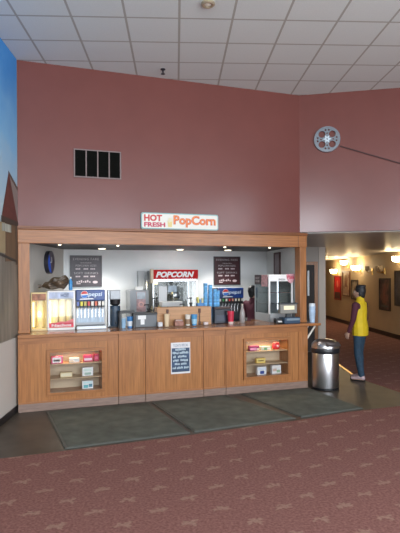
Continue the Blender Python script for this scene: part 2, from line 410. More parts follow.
# candy in the display windows
def candy(name, x0, x1, z0, z1, col, label, cat, panel=None, dep=.07, y=.085, kind='box', tilt=0):
    t = thing(name, label, cat, ((x0+x1)/2, y+dep/2, z0+.001), tilt)
    hw, hd_, h = (x1-x0)/2, dep/2, z1-z0
    if kind == 'box': b = bx(-hw, hw, -hd_, hd_, 0, h, bev=.003)
    else:
        b = BM(); lathe(b, [(hw*.55, 0), (hw*.9, h*.12), (hw, h*.5), (hw*.9, h*.85), (hw*.5, h)], seg=20, sy=hd_/hw)
    obj('carton' if kind == 'box' else 'pouch', b, mat(name+'_'+label[:14], col, .4), t, world=False, smooth=None if kind == 'box' else 50)
    if panel:
        for k, (fx0, fx1, fz0, fz1, pc) in enumerate(panel):
            if kind == 'box': obj('printed_panel', bx(-hw+2*hw*fx0, -hw+2*hw*fx1, -hd_-.0025, -hd_, h*fz0, h*fz1), mat(f'print_{pc}', pc, .4), t, world=False)
            else: obj('printed_panel', xform(lathe(BM(), [(hw*.5*(fx1-fx0), 0), (hw*.5*(fx1-fx0), .006), (0, .007)], seg=20), Matrix.Translation((hw*(fx0+fx1-1), -hd_-.002, h*(fz0+fz1)/2)) @ Matrix.Rotation(PI/2, 4, 'X')), mat(f'print_{pc}', pc, .4), t, world=False)
    return t
ls = (.24+.555*.335, .24+.555*.70); rs = (.25+.562*.335, .25+.562*.70)
WH, PK = (.78, .76, .76), (.72, .10, .25)
candy('candy_box', .445, .600, ls[1], ls[1]+.095, PK, 'pink edged white candy box at the left end of the top shelf, left display', 'candy box', [(.1, .86, .1, .88, WH), (.2, .75, .3, .55, (.80, .45, .55))])
candy('candy_box', .69, .83, ls[1], ls[1]+.062, WH, 'low white candy box between the pink and magenta boxes, left display', 'candy box', [(.08, .4, .1, .5, (.75, .60, .42)), (.5, .92, .3, .8, (.55, .60, .62))])
candy('candy_box', .89, 1.02, ls[1], ls[1]+.09, (.55, .015, .10), 'magenta candy box with a white stripe on the top shelf, left display', 'candy box', [(.06, .9, .18, .55, (.80, .62, .70)), (.1, .8, .65, .9, (.75, .06, .2))])
candy('candy_box', 1.035, 1.108, ls[1], ls[1]+.098, (.42, .01, .06), 'small dark crimson candy box at the right end of the top shelf, left display', 'candy box', [(.2, .8, .25, .7, (.70, .12, .22))])
candy('candy_box', .565, .73, ls[0], ls[0]+.066, (.72, .55, .30), 'cream and yellow candy box alone at left on the middle shelf, left display', 'candy box', [(.06, .94, .15, .85, (.78, .68, .48))])
candy('candy_box', .87, 1.022, ls[0], ls[0]+.118, WH, 'white candy box with pale green print on the middle shelf, left display', 'candy box', [(.2, .8, .12, .4, (.30, .42, .36)), (.12, .88, .55, .85, (.62, .72, .66))])
candy('candy_box', .868, 1.022, .24, .352, WH, 'white candy box with teal print on the bottom shelf, left display', 'candy box', [(.12, .55, .12, .5, (.12, .42, .46)), (.6, .92, .2, .6, (.10, .25, .33)), (.1, .9, .68, .9, (.55, .72, .74))])
candy('candy_box', 3.495, 3.668, rs[1], rs[1]+.075, (.30, .03, .12), 'purple and pink candy box at left on the top shelf, right display', 'candy box', [(.04, .7, .15, .6, (.75, .30, .50)), (.74, .98, .08, .5, (.78, .66, .5))])
candy('candy_box', 3.70, 3.872, rs[1], rs[1]+.058, (.62, .66, .55), 'low white and green candy box in the middle of the top shelf, right display', 'candy box', [(.3, .6, .1, .7, (.10, .32, .16)), (.66, .95, .1, .6, WH)])
candy('candy_bag', 3.912, 4.055, rs[1], rs[1]+.108, (.62, .02, .03), 'round red candy bag with a white spot on the top shelf, right display', 'candy bag', [(.35, .85, .3, .7, (.82, .55, .55))], kind='bag', dep=.06)
candy('candy_box', 3.615, 3.775, rs[0], rs[0]+.078, (.75, .50, .10), 'yellow candy box alone on the middle shelf, right display', 'candy box', [(.06, .94, .12, .88, (.80, .60, .18)), (.2, .8, .4, .6, (.72, .35, .06))])
candy('candy_box', 3.632, 3.790, .25, .375, (.70, .74, .80), 'white candy box with dark blue print at left on the bottom shelf, right display', 'candy box', [(.3, .75, .1, .5, (.03, .06, .28)), (.08, .92, .6, .88, (.66, .70, .80))])
candy('candy_box', 3.893, 4.055, .25, .385, (.74, .73, .70), 'white candy box with pale red print at right on the bottom shelf, right display', 'candy box', [(.08, .5, .3, .62, (.62, .42, .34)), (.52, .9, .12, .45, (.30, .42, .28)), (.1, .9, .7, .9, (.80, .72, .68))])
for x, z_ in ((.78, .76), (3.765, .775)):
    lamp('niche_light', 'AREA', (x, .12, z_), 1.3 if x < 2 else 2.0, (1, .75, .40), (math.radians(-12), 0, 0), shape='RECTANGLE', size=.55, size_y=.02)

# ================================================================== SIGNS ON THE WALL
sg = thing('popcorn_sign', 'white HOT FRESH PopCorn sign with teal rim on the maroon wall', 'sign', (2.38, .19, 2.565))
obj('board', plate([rrect(1.757, 3.0, 2.565, 2.812, .03)], .03), mat('teal_rim', (.22, .42, .42), .4), sg, world=True).location.y += .168
obj('face', plate([rrect(1.772, 2.985, 2.580, 2.797, .025)], .004), mat('sign_cream', (.78, .76, .68), .45), sg).location.y += .164
obj('lettering', text('HOT', 1.80, 2.08, 2.683, 2.783, .164, bold=.045, th=.003), RED, sg, label='red letters HOT')
obj('lettering', text('FRESH', 1.80, 2.13, 2.597, 2.668, .164, bold=.045, th=.003), mat('crimson', (.5, .02, .07), .4), sg, label='crimson letters FRESH')
ORNG = mat('orange_print', (.78, .22, .03), .4)
obj('lettering', text('PopCorn', 2.26, 2.955, 2.600, 2.785, .164, bold=.045, th=.002), RED, sg, label='red outline of the word PopCorn')
obj('lettering', text('PopCorn', 2.262, 2.953, 2.602, 2.783, .162, bold=.010, th=.003), ORNG, sg, label='orange letters PopCorn')
bgp = obj('popcorn_picture', plate([[(2.175, 2.60), (2.235, 2.60), (2.245, 2.69), (2.165, 2.69)]], .003), mat('bag_yellow', (.75, .60, .25), .5), sg); bgp.location.y += .161
pf = BM()
for k in range(9): ball(pf, (2.205+.034*math.cos(k*2.4)*(k/9)**.5, .160, 2.705+.026*math.sin(k*2.4)*(k/9)**.5), (.018, .004, .017), 1)
obj('puffs', pf, mat('popcorn_white', (.80, .74, .52), .7), bgp, smooth=60)

vt = thing('wall_vent', 'dark four panel air vent set in the maroon wall', 'vent', (1.12, .2, 3.29))
obj('frame', plate([[(.775, 3.288), (1.462, 3.288), (1.462, 3.700), (.775, 3.700)]] + [[(x, 3.306), (x+.150, 3.306), (x+.150, 3.684), (x, 3.684)] for x in (.792, .959, 1.126, 1.293)], .02), mat('vent_frame', (.20, .14, .13), .5), vt).location.y += .183
obj('backing', bx(.79, 1.45, .194, .1995, 3.30, 3.69), mat('vent_dark', (.006, .006, .005), .9, spec=.05), vt)
for x in (.792, .959, 1.126, 1.293):
    b = BM()
    for k in range(11):
        z_ = 3.325+k*.033
        prism(b, [(x+.002, .188), (x+.148, .188), (x+.148, .193), (x+.002, .193)], z_, z_+.016)
    obj('louvre_panel', b, mat('vent_slat', (.006, .006, .005), .9, spec=.05), vt)

# film reel and film strip on the angled soffit
sd = Vector((.854, -.52)); sang = math.atan2(-.52, .854)
def soff(s, off=0): return (s0[0]+.854*s-.52*off*1.0, s0[1]-.52*s-.854*off)
ps = soff(.452, .03)
rl = thing('film_reel', 'large silver film reel hung on the maroon wall', 'film reel', (ps[0], ps[1], 4.105-.208), sang)
R_ = .208
def arc_hole(r0, r1, a0, a1, n=6): return [(r1*math.cos(a), r1*math.sin(a)) for a in [a0+(a1-a0)*k/n for k in range(n+1)]] + [(r0*math.cos(a), r0*math.sin(a)) for a in [a1-(a1-a0)*k/n for k in range(n+1)]]
holes = [circ(.118*math.cos(a), .118*math.sin(a), .056, 20) for a in [math.radians(45+90*k) for k in range(4)]]
for k in range(4):
    a = math.radians(90*k); holes += [circ(.155*math.cos(a+d_), .155*math.sin(a+d_), .016, 10) for d_ in (-.17, .17)] + [circ(.10*math.cos(a), .10*math.sin(a), .014, 10)]
def up(bm, z, y=0): return xform(bm, Matrix.Translation((0, y, z)))
REEL = mat('reel_metal', (.19, .21, .235), .4, .5)
obj('flange', up(plate([circ(0, 0, R_, 48)] + holes, .012), R_, -.012), REEL, rl, world=False)
obj('rim', up(plate([circ(0, 0, R_+.004, 48), circ(0, 0, R_-.014, 48)], .045), R_, -.020), REEL, rl, world=False)
star = [((.07 if k % 2 == 0 else .036)*math.cos(PI*k/6), (.07 if k % 2 == 0 else .036)*math.sin(PI*k/6)) for k in range(12)]
obj('hub', up(plate([star, circ(0, 0, .012, 10)], .014), R_, -.026), mat('hub_silver', (.55, .64, .70), .35, .3), rl, world=False)
obj('spindle', xform(lathe(BM(), [(.03, 0), (.03, .05)], seg=16), Matrix.Translation((0, .028, R_)) @ Matrix.Rotation(PI/2, 4, 'X')), DARK, rl, world=False)
pa, pb = soff(.66, .012), soff(4.2, .012); za = 3.985; zb = za-.355*3.54
fb = BM(); vs = []
for p_, z_ in ((pa, za), (pb, zb)):
    for dz in (-.010, .010):
        for o_ in (0, .008): vs.append(fb.verts.new((p_[0]+.52*o_*.0-.52*o_, p_[1]-.854*o_, z_+dz)))
for f_ in ((0,1,3,2), (4,6,7,5), (0,4,5,1), (2,3,7,6), (0,2,6,4), (1,5,7,3)): fb.faces.new([vs[i] for i in f_])
bmesh.ops.recalc_face_normals(fb, faces=fb.faces[:])
single('film_strip', fb, mat('film_dark', (.06, .02, .018), .7), 'dark film strip running from the reel down across the maroon wall', 'film strip')

# ceiling fittings
dl = thing('recessed_light', 'brass rimmed round light in the tiled lobby ceiling', 'ceiling light', (2.014, -2.074, H_C-.03))
obj('trim_ring', lathe(BM(), [(.04, .03), (.075, .03), (.078, .012), (.064, 0), (.044, .004), (.04, .03)], seg=32), mat('dull_brass', (.55, .48, .34), .35, .6), dl, world=False, smooth=40)
obj('lens', lathe(BM(), [(.041, .012), (.02, .004), (0, .002)], seg=24), mat('frosted_lens', (.75, .70, .60), .4), dl, world=False, smooth=40)
sk = thing('sprinkler', 'small dark sprinkler head hanging from the lobby ceiling', 'sprinkler', (2.022, -.143, H_C-.075))
obj('escutcheon', lathe(BM(), [(.034, .075), (.036, .064), (.02, .055)], seg=20), mat('sprinkler_metal', (.05, .05, .06), .4, .6), sk, world=False, smooth=40)
obj('stem', lathe(BM(), [(.012, .06), (.012, .012), (.03, .006), (.032, 0)], seg=14), MATS['sprinkler_metal'], sk, world=False)

# ================================================================== MURAL on the left wall
mang = GR + PI/2
# local x = -k (towards the camera is -x ... wall runs along lobby b); face looks towards +a
mu = thing('mural', 'painted mural of houses under a blue sky on the left wall', 'mural', (*G(A_L, .165), 1.02), mang)
def mplate(loop, d, th=.003):
    """loop in (k, z): k along the wall (negative towards the camera), z world; lies d off the wall."""
    bm = BM(); lo = [bm.verts.new((k, -d, z_-1.02)) for k, z_ in loop]; hi = [bm.verts.new((k, -d-th, z_-1.02)) for k, z_ in loop]
    bm.faces.new(lo); bm.faces.new(hi)
    for i in range(len(loop)): bm.faces.new((lo[i], lo[(i+1) % len(loop)], hi[(i+1) % len(loop)], hi[i]))
    bmesh.ops.recalc_face_normals(bm, faces=bm.faces[:]); return bm
def sky_mat():
    m = bpy.data.materials.new('painted_sky'); m.use_nodes = True; nt = m.node_tree; N = nt.nodes; L = nt.links; p = N['Principled BSDF']; p.inputs['Roughness'].default_value = .6
    tc = N.new('ShaderNodeTexCoord'); sp = N.new('ShaderNodeSeparateXYZ'); L.new(tc.outputs['Object'], sp.inputs[0])
    nz = N.new('ShaderNodeTexNoise'); nz.inputs['Scale'].default_value = 2.2; nz.inputs['Detail'].default_value = 5; L.new(tc.outputs['Object'], nz.inputs['Vector'])
    a = N.new('ShaderNodeMath'); a.operation = 'MULTIPLY_ADD'; L.new(nz.outputs['Fac'], a.inputs[0]); a.inputs[1].default_value = 1.1; L.new(sp.outputs[2], a.inputs[2])
    r = N.new('ShaderNodeValToRGB'); mr = N.new('ShaderNodeMapRange'); mr.inputs[1].default_value = 2.3; mr.inputs[2].default_value = 4.2
    L.new(a.outputs[0], mr.inputs[0]); L.new(mr.outputs[0], r.inputs[0])
    r.color_ramp.elements[0].color = (.50, .62, .66, 1); r.color_ramp.elements[1].color = (.05, .28, .68, 1); e = r.color_ramp.elements.new(.5); e.color = (.22, .50, .78, 1)
    L.new(r.outputs[0], p.inputs['Base Color']); return m
obj('painted_sky', mplate([(-4, 2.55), (0, 2.55), (0, 4.875), (-4, 4.875)], .001), sky_mat(), mu, world=False)
obj('painted_ground', mplate([(-4, 1.03), (0, 1.03), (0, 2.6), (-4, 2.6)], .001), mat('painted_street', (.21, .185, .15), .55, var=.3, scale=2.5, stretch=(3, 1, .6)), mu, world=False)
def house(k0, red, wallc):
    h = obj('painted_house', mplate([(k0-.90, 2.16), (k0-.52, 2.16), (k0-.52, 2.55), (k0-.90, 2.55)], .005), mat('house_tan', (.36, .28, .16), .6, var=.1, scale=5), mu, world=False)
    for n, lp, d, m in (('gable', [(k0-.30, 2.62), (k0, 2.62), (k0, 3.05), (k0-.38, 3.21)], .005, mat('gable_grey', (.27, .22, .20), .6)),
                        ('gable_edge', [(k0-.38, 3.21), (k0, 3.05), (k0, 3.09), (k0-.385, 3.25)], .008, mat('gable_trim', (.10, .07, .05), .6)),
                        ('roof', [(k0-.66, 2.62), (k0-.006, 2.60), (k0-.38, 3.23)], .010, red),
                        ('timber_front', [(k0-.52, 2.05), (k0, 2.08), (k0, 2.56), (k0-.52, 2.56)], .006, mat('timber_brown', (.15, .095, .055), .6, var=.35, scale=4, stretch=(9, 1, .5))),
                        ('eaves', [(k0-.68, 2.55), (k0, 2.55), (k0, 2.615), (k0-.68, 2.63)], .012, mat('eaves_dark', (.06, .045, .035), .6)),
                        ('window_row', [(k0-.66, 2.44), (k0-.30, 2.44), (k0-.30, 2.54), (k0-.66, 2.54)], .011, mat('painted_panes', (.40, .42, .36), .6, var=.5, scale=9, stretch=(2, 1, .3))),
                        ('post', [(k0-.10, 2.02), (k0-.04, 2.02), (k0-.04, 2.55), (k0-.10, 2.55)], .013, MATS['gable_trim'] if 'gable_trim' in MATS else red),
                        ('kerb_line', [(k0-.90, 2.14), (k0-.05, 2.05), (k0-.05, 2.08), (k0-.90, 2.175)], .013, mat('kerb', (.05, .045, .04), .6))):
        obj(n, mplate(lp, d), m, h, world=False)
house(0, mat('roof_red', (.13, .042, .034), .6, var=.2, scale=8), None)
house(-1.5, mat('roof_brown', (.18, .07, .05), .6, var=.2, scale=8), None)

# ================================================================== CONCESSION INTERIOR
# menu boards
def menu(x, glow, label):
    y = 2.30
    t = thing('menu_board', label, 'menu board', (x, y, 1.655))
    w = .29; FR = mat('menu_frame', (.03, .025, .03), .4)
    obj('frame', up(plate([[(-w, 0), (w, 0), (w, .58), (-w, .58)], [(-w+.016, .016), (w-.016, .016), (w-.016, .564), (-w+.016, .564)]], .03), 0, -.032), FR, t, world=False)
    obj('panel', bx(-w+.01, w-.01, -.018, -.002, .01, .57), glow, t, world=False)
    ink = mat('menu_ink', (.46, .42, .43), .5); ink2 = mat('menu_ink_pale', (.62, .52, .54), .5)
    obj('lettering', text('EVENING FARE', -.235, .235, .492, .532, -.018, th=.002, space=1.25), ink, t, world=False)
    obj('lettering', text('POPCORN SIZES', -.19, .19, .375, .410, -.018, th=.002), ink, t, world=False)
    obj('lettering', text('SOFT DRINKS', -.22, .22, .235, .270, -.018, th=.002, space=1.1), ink, t, world=False)
    b = BM()
    for zc in (.33, .19):
        for xc in (-.145, .0, .125):
            for q in range(3): box(b, xc-.045+q*.03, xc-.022+q*.03, -.021, -.018, zc-.012, zc+.014)
    for q in range(6): box(b, -.1+q*.035, -.078+q*.035, -.021, -.018, .438, .447)
    for q in range(7): box(b, -.175+q*.038, -.15+q*.038, -.021, -.018, .075+.008*(q % 2), .10+.012*(q % 3))
    box(b, -.175, -.10, -.021, -.018, .05, .066)
    obj('price_lines', b, ink2, t, world=False)
    obj('badge', up(plate([circ(.165, 0, .047, 20, .026)], .003), .085, -.021), ink2, t, world=False)
    return t
menu(1.193, mat('menu_left_face', (.055, .042, .052), .42, var=.35, scale=3), 'dark grey menu board on the concession wall above the left drink dispenser')
menu(4.015, mat('menu_right_face', (.05, .010, .013), .5, var=.5, scale=3), 'dark red menu board on the concession wall above the right drink dispenser')

# clock on the inner left wall
ia = math.atan2(1.97, .73)
def inner(k): d = Vector((.73, 1.97)).normalized(); return (.060+d.x*k, .34+d.y*k)
ck = thing('wall_clock', 'round blue and black wall clock above the lit warming cabinets', 'clock', (*inner(1.16), 1.895), ia)
# local x runs into the room along the wall, -y faces the room
obj('rim', up(plate([circ(0, 0, .19, 40), circ(0, 0, .160, 40)], .065), .19, -.065), mat('clock_rim', (.02, .02, .03), .3), ck, world=False, smooth=40)
obj('dial', up(plate([circ(0, 0, .172, 40)], .05), .19, -.068), mat('clock_dark', (.055, .028, .048), .3), ck, world=False)
obj('blue_half', up(plate([[(.172*math.cos(a), .172*math.sin(a)) for a in [PI/2+.75+(PI-.75)*k/20 for k in range(21)]]], .004), .19, -.071), mat('clock_blue', (.015, .07, .38), .2, emit=(.03, .12, .7), estr=.15), ck, world=False, label='blue half of the dial')
obj('hands', merge(up(bx(-.006, .006, -.075, -.072, 0, .09), .19), up(bx(-.07, 0, -.075, -.072, -.006, .006), .19)), WHITE, ck, world=False)

# framed picture on the right inner wall
pd = Vector((.42, 1.96)).normalized(); pk = 1.15
pr = thing('framed_notice', 'mauve framed notice on the inner right wall behind the glass case', 'framed notice', (4.50+pd.x*pk, .34+pd.y*pk, 1.84), math.atan2(-pd.y, -pd.x))
obj('frame', up(plate([[(-.2, 0), (.2, 0), (.2, .45), (-.2, .45)], [(-.165, .035), (.165, .035), (.165, .415), (-.165, .415)]], .03), 0, -.032), mat('mauve_frame', (.10, .05, .05), .5), pr, world=False)
obj('sheet', bx(-.17, .17, -.02, -.003, .03, .42), mat('mauve_sheet', (.27, .22, .24), .5, var=.2, scale=9), pr, world=False)

# downlights
def downlight(x, y, z_, r, label, power, ring=None):
    t = thing('downlight', label, 'downlight', (x, y, z_-.012))
    obj('trim_ring', lathe(BM(), [(r*.72, .012), (r, .012), (r, .004), (r*.72, 0)], seg=28), ring or STEEL_D, t, world=False, smooth=40)
    obj('lamp_disc', lathe(BM(), [(r*.78, .008), (r*.74, -.003), (r*.5, -.009 if r < .05 else -.007), (0, -.011 if r < .05 else -.009)], seg=20), BULB, t, world=False, smooth=40)
    lamp('downlight_beam', 'SPOT', (x, y, z_-.045), power, (1, .96, .90), (0, 0, 0), spot_size=math.radians(125), spot_blend=.7, shadow_soft_size=.05)
    return t
names = ('above the left warming cabinet', 'above the drink cup rack', 'above the right drink dispenser', 'nearest the right post')
for x, n in zip((.578, 1.418, 3.145, 3.945), names): downlight(x, .255, 2.323, .028, f'tiny bright downlight under the oak header, {n}', 9)
for x, n in zip((1.40, 2.835, 3.796), ('the left menu board', 'the popcorn machine', 'the right menu board')): downlight(x, 1.70, 2.345, .085, f'round recessed downlight in the dark ceiling in front of {n}', 62)

# --- warming cabinets at the left end
WARM = mat('warm_glow', (1, .9, .6), .5, emit=(1, .74, .28), estr=3)
def heat_case(x0, x1, y0, y1, z1, frame_m, label, header, fw):
    t = thing('warming_case', label, 'warming case', ((x0+x1)/2, (y0+y1)/2, T1))
    z0 = T1; hz_ = z1-.115
    obj('base', bx(x0, x1, y0, y1, z0, z0+.035, bev=.004), frame_m, t)
    obj('top', bx(x0, x1, y0, y1, z1-.02, z1, bev=.004), frame_m, t)
    for x in (x0, x1-fw):
        for y in (y0, y1-.02): obj('post', bx(x, x+fw, y, y+.02, z0+.035, z1-.02), frame_m, t)
    obj('header_panel', bx(x0+fw, x1-fw, y0+.002, y0+.012, hz_, z1-.02), header, t)
    obj('back_panel', bx(x0+fw, x1-fw, y1-.012, y1-.004, z0+.035, z1-.02), mat('case_cream', (.80, .66, .34), .5), t)
    obj('front_glass', bx(x0+fw, x1-fw, y0+.004, y0+.008, z0+.035, hz_), GLASS, t)
    obj('side_glass', bx(x0+.004, x0+.008, y0+.02, y1-.02, z0+.035, z1-.02), GLASS, t)
    obj('lamp_tube', tube(BM(), [(x0+fw+.02, y0+.035, z0+.06), (x0+fw+.02, y0+.035, hz_-.03)], .011), WARM, t)
    return t
hm1 = mat('header_food', (.30, .13, .07), .5, var=.7, scale=14)
hm2 = mat('header_blue', (.42, .48, .62), .5, var=.45, scale=10, stretch=(1, 1, .4))
w1 = heat_case(.185, .402, .42, .60, 1.62, mat('amber_frame', (.72, .58, .28), .4), 'glowing yellow warming case in the corner beside the left post', hm1, .012)
w2 = heat_case(.412, .806, .42, .72, 1.64, WHITE, 'white framed warming case beside the left drink dispenser, red lettering below', hm2, .022)
obj('lettering', text('HOT', .60, .72, 1.545, 1.60, .422, th=.003, bold=.02), mat('header_ink', (.05, .08, .16), .5), w2)
obj('decal', bx(.434, .784, .4195, .4235, 1.10, 1.17), mat('decal_red', (.60, .04, .07), .45, var=.35, scale=30), w2, label='red decal along the bottom')
obj('decal_peak', plate([[(.52, 1.17), (.60, 1.19), (.66, 1.185), (.784, 1.225), (.784, 1.17)]], .003), mat('decal_pink', (.66, .18, .18), .45, var=.3, scale=30), w2).location.y += .42
obj('decal_print', text('Nachos', .47, .75, 1.112, 1.155, .4195, th=.002, bold=.02), WHITE, w2)
for k, x in enumerate((.25, .335)):
    pass
def snack_bag(x, y, w, h, label):
    b = BM()
    for z_, f in ((0, .95), (h*.1, 1.0), (h*.8, 1.05), (h, .98)):
        pass
    lathe(b, [(w*.40, 0), (w*.5, h*.05), (w*.52, h*.6), (w*.5, h*.94), (w*.44, h)], x, y, T1+.036, 16)
    return single('popcorn_tub', b, mat('tub_cream', (.82, .70, .42), .6, var=.06, scale=6), label, 'popcorn tub', 'popcorn tubs in the warming cases', smooth=40)
snack_bag(.315, .535, .10, .40, 'cream popcorn tub inside the glowing yellow corner case')
snack_bag(.515, .60, .12, .41, 'left cream popcorn tub inside the white framed case')
snack_bag(.635, .61, .11, .42, 'middle cream popcorn tub inside the white framed case')
snack_bag(.735, .60, .085, .40, 'right cream popcorn tub inside the white framed case')
lamp('case_lamp', 'POINT', (.295, .47, 1.30), 2.2, (1, .70, .20), shadow_soft_size=.03)
lamp('case_lamp', 'POINT', (.60, .47, 1.36), .7, (1, .78, .40), shadow_soft_size=.03)
# crumpled brown bag on top of the case
sb = BM(); ball(sb, (0, 0, 0), 1, 4)
rn = random.Random(5)
for v in sb.verts:
    c = v.co.copy(); n_ = .16*math.sin(7*c.x+3*c.z)+.13*math.sin(9*c.y-5*c.x)+.10*math.sin(13*c.z+4*c.y)
    tp = .48+.52*min(1, max(0, (c.x+1)/1.5))
    v.co = Vector((c.x*.20, c.y*.125*tp*(1+n_), max(-.62, c.z)*.115*tp*(1+n_) + .045*max(0, c.x)))
mn = min(v.co.z for v in sb.verts)
xform(sb, Matrix.Translation((.545, .57, 1.643)) @ Matrix.Rotation(math.radians(-4), 4, 'Y') @ Matrix.Translation((0, 0, -mn+.012)))
bgt = single('brown_bag', sb, mat('brown_bag_film', (.060, .040, .024), .38, var=.5, scale=9, bump=.3), 'crumpled dark brown bag lying on top of the white framed case', 'bag', smooth=80)
neck = BM(); tube(neck, [(-.16, 0, .05), (-.20, 0, .055), (-.245, .005, .05)], [.022, .018, .03], 10)
obj('knot', neck, MATS['brown_bag_film'], bgt, world=False, smooth=60)
bc = thing('blue_bottle', 'small blue and white bottle standing behind the brown bag', 'bottle', (.765, .66, 1.64))
obj('bottle_body', lathe(BM(), [(.026, 0), (.028, .01), (.028, .13), (.012, .165), (.012, .18)], seg=16), mat('bottle_blue', (.04, .25, .55), .3), bc, world=False, smooth=40)
obj('cap', lathe(BM(), [(.015, .18), (.015, .205), (0, .207)], seg=14), WHITE, bc, world=False)

# --- drink dispensers
def dispenser(x0, x1, y0, z0, z1, label, dark):
    t = thing('drink_dispenser', label, 'drink dispenser', ((x0+x1)/2, y0, z0))
    w = x1-x0; h = z1-z0; y1 = y0+.20 if not dark else y0+.5
    hs = mat('dispenser_shell', (.40, .42, .45), .4) if not dark else mat('dispenser_shell_dark', (.03, .035, .045), .4)
    zs = z0+h*.72          # underside of the sign panel
    obj('cabinet', bx(x0, x1, y0+.07, y1, z0, z1-.01, bev=.01), hs, t)
    obj('sign_panel', bx(x0+.012, x1-.012, y0+.01, y0+.08, zs, z1, bev=.012), mat('dispenser_blue', (.010, .045, .20), .3, var=.5, scale=5), t)
    cz = (zs+z1)/2
    # round tricolour emblem and lettering
    ex, er = x0+w*.30, (z1-zs)*.33
    em = obj('emblem', xform(plate([circ(0, 0, er, 28)], .003), Matrix.Translation((ex, y0+.007, cz+.012))), WHITE, t)
    top = [(er*.93*math.cos(a), er*.93*math.sin(a)) for a in [.25+(PI-.35)*k/12 for k in range(13)]]
    bot = [(er*.93*math.cos(a), er*.93*math.sin(a)) for a in [PI+.25+(PI-.35)*k/12 for k in range(13)]]
    obj('emblem_red', xform(plate([top], .003), Matrix.Translation((ex, y0+.004, cz+.012))), RED, em)
    obj('emblem_blue', xform(plate([bot], .003), Matrix.Translation((ex, y0+.004, cz+.012))), BLUE, em)
    obj('lettering', text('pepsi', x0+w*.42, x0+w*.88, cz-.035, cz+.045, y0+.0095, shear=.15, bold=.012, th=.003), mat('letter_pale', (.62, .74, .88), .4), t)
    obj('ice_streak', xform(plate([[(-.12, -.008), (.10, 0), (.07, .014), (-.1, .012)]], .002), Matrix.Translation((x0+w*.40, y0+.0075, zs+.022))), WHITE, t)
    cols = [(.10, .16, .42), (.70, .62, .05), (.55, .45, .10), (.55, .05, .04), (.78, .74, .66), (.62, .12, .05), (.78, .74, .70), (.72, .70, .62)]
    if dark: cols = [(.70, .68, .62), (.05, .30, .08), (.72, .70, .6), (.6, .04, .04), (.74, .30, .22), (.76, .72, .62), (.72, .68, .5), (.74, .72, .66)]
    n = 8
    for k in range(n):
        xc = x0+w*(.09+.82*k/(n-1))
        v = obj('valve', merge(bx(xc-.021, xc+.021, y0+.005, y0+.075, zs-.105, zs-.008, bev=.005)), BLACK if dark else DARK, t)
        obj('valve_label', bx(xc-.018, xc+.018, y0+.001, y0+.005, zs-.06 if dark else zs-.075, zs-.012), mat(f'valve_{cols[k]}', cols[k], .4), v)
        obj('nozzle', lathe(BM(), [(.010, -.135), (.014, -.105), (.014, -.10)], xc, y0+.04, zs, 12), WHITE if not dark else STEEL_D, v)
        obj('lever', bx(xc-.009, xc+.009, y0+.055, y0+.064, zs-.26, zs-.105, bev=.003), STEEL, v)
    obj('splash_plate', bx(x0+.02, x1-.02, y0+.0655, y0+.072, z0+.09, zs-.10), mat('splash_steel', (.30, .36, .42), .45, .6, var=.25, scale=4, stretch=(14, 1, .6)) if not dark else DARK, t)
    tr = obj('drip_tray', bx(x0+.01, x1-.01, y0-.10, y0+.07, z0, z0+.05, bev=.006), STEEL_D if not dark else DARK, t)
    gr = BM()
    for k in range(14):
        xc = x0+.03+(w-.06)*k/13; box(gr, xc-.006, xc+.006, y0-.09, y0+.06, z0+.05, z0+.056)
    obj('grille', gr, BLACK, tr)
    return t
dispenser(.815, 1.272, .48, T1, 1.648, 'silver fountain drink dispenser on the counter below the left menu board', False)

# --- brewer
bw = thing('coffee_brewer', 'tall black and silver brewer between the drink dispenser and the cup rack', 'brewer', (1.415, .57, T1))
obj('tank', bx(1.345, 1.505, .52, .66, 1.49, 1.638, bev=.012), mat('brewer_grey', (.33, .35, .37), .4, .3), bw)
obj('column', bx(1.316, 1.352, .56, .66, T1, 1.638, bev=.008), STEEL_D, bw)
obj('funnel', lathe(BM(), [(.055, 1.40), (.078, 1.42), (.085, 1.49)], 1.43, .585, 0, 24), BLACK, bw, smooth=40)
obj('urn', lathe(BM(), [(.078, T1+.02), (.082, T1+.04), (.082, 1.36), (.075, 1.39), (.03, 1.40)], 1.43, .585, 0, 28), mat('urn_blue_black', (.03, .055, .09), .4), bw, smooth=40)
obj('base', bx(1.325, 1.51, .50, .66, T1, T1+.02, bev=.004), BLACK, bw)
obj('spigot', tube(BM(), [(1.43, .505, 1.14), (1.43, .48, 1.14), (1.43, .48, 1.115)], .011, 8), BLACK, bw)

# --- cup rack with cups
ra = thing('cup_rack', 'black rack with a flat top over the blue and white cups', 'rack', (1.57, .41, T1))
obj('top_shelf', bx(1.455, 1.690, .33, .49, 1.285, 1.322, bev=.004), BLACK, ra)
for x in (1.455, 1.668):
    for y in (.33, .465): obj('leg', bx(x, x+.03, y, y+.03, T1, 1.285), BLACK, ra)
def cup(name, x, y, z_, r0, r1, h, m, label, cat='cup', group=None, lid=None, band=None, sleeve=None):
    t = thing(name, label, cat, (x, y, z_), 0, group)
    obj('cup_body', lathe(BM(), [(r0, 0), (r1, h), (r1+.003, h), (r1+.003, h+.006), (r1-.004, h+.006), (r0*.95, .01), (0, .01)], seg=22), m, t, world=False, smooth=40)
    if sleeve: obj('sleeve', lathe(BM(), [(r0+(r1-r0)*.15+.0015, h*.15), (r0+(r1-r0)*.62+.0015, h*.62)], seg=22), sleeve, t, world=False, smooth=40)
    if lid: obj('lid', lathe(BM(), [(r1+.006, h-.002), (r1+.006, h+.012), (r1*.85, h+.02), (0, h+.02)], seg=22), lid, t, world=False, smooth=40)
    return t
PB = mat('pale_blue_cup', (.30, .48, .66), .45, var=.15, scale=9); CB = mat('cup_blue', (.05, .22, .52), .4, var=.25, scale=12)
cup('paper_cup', 1.522, .408, T1, .036, .048, .15, PB, 'pale blue paper cup at left inside the black rack', lid=mat('clear_lid', (.62, .66, .68), .3))
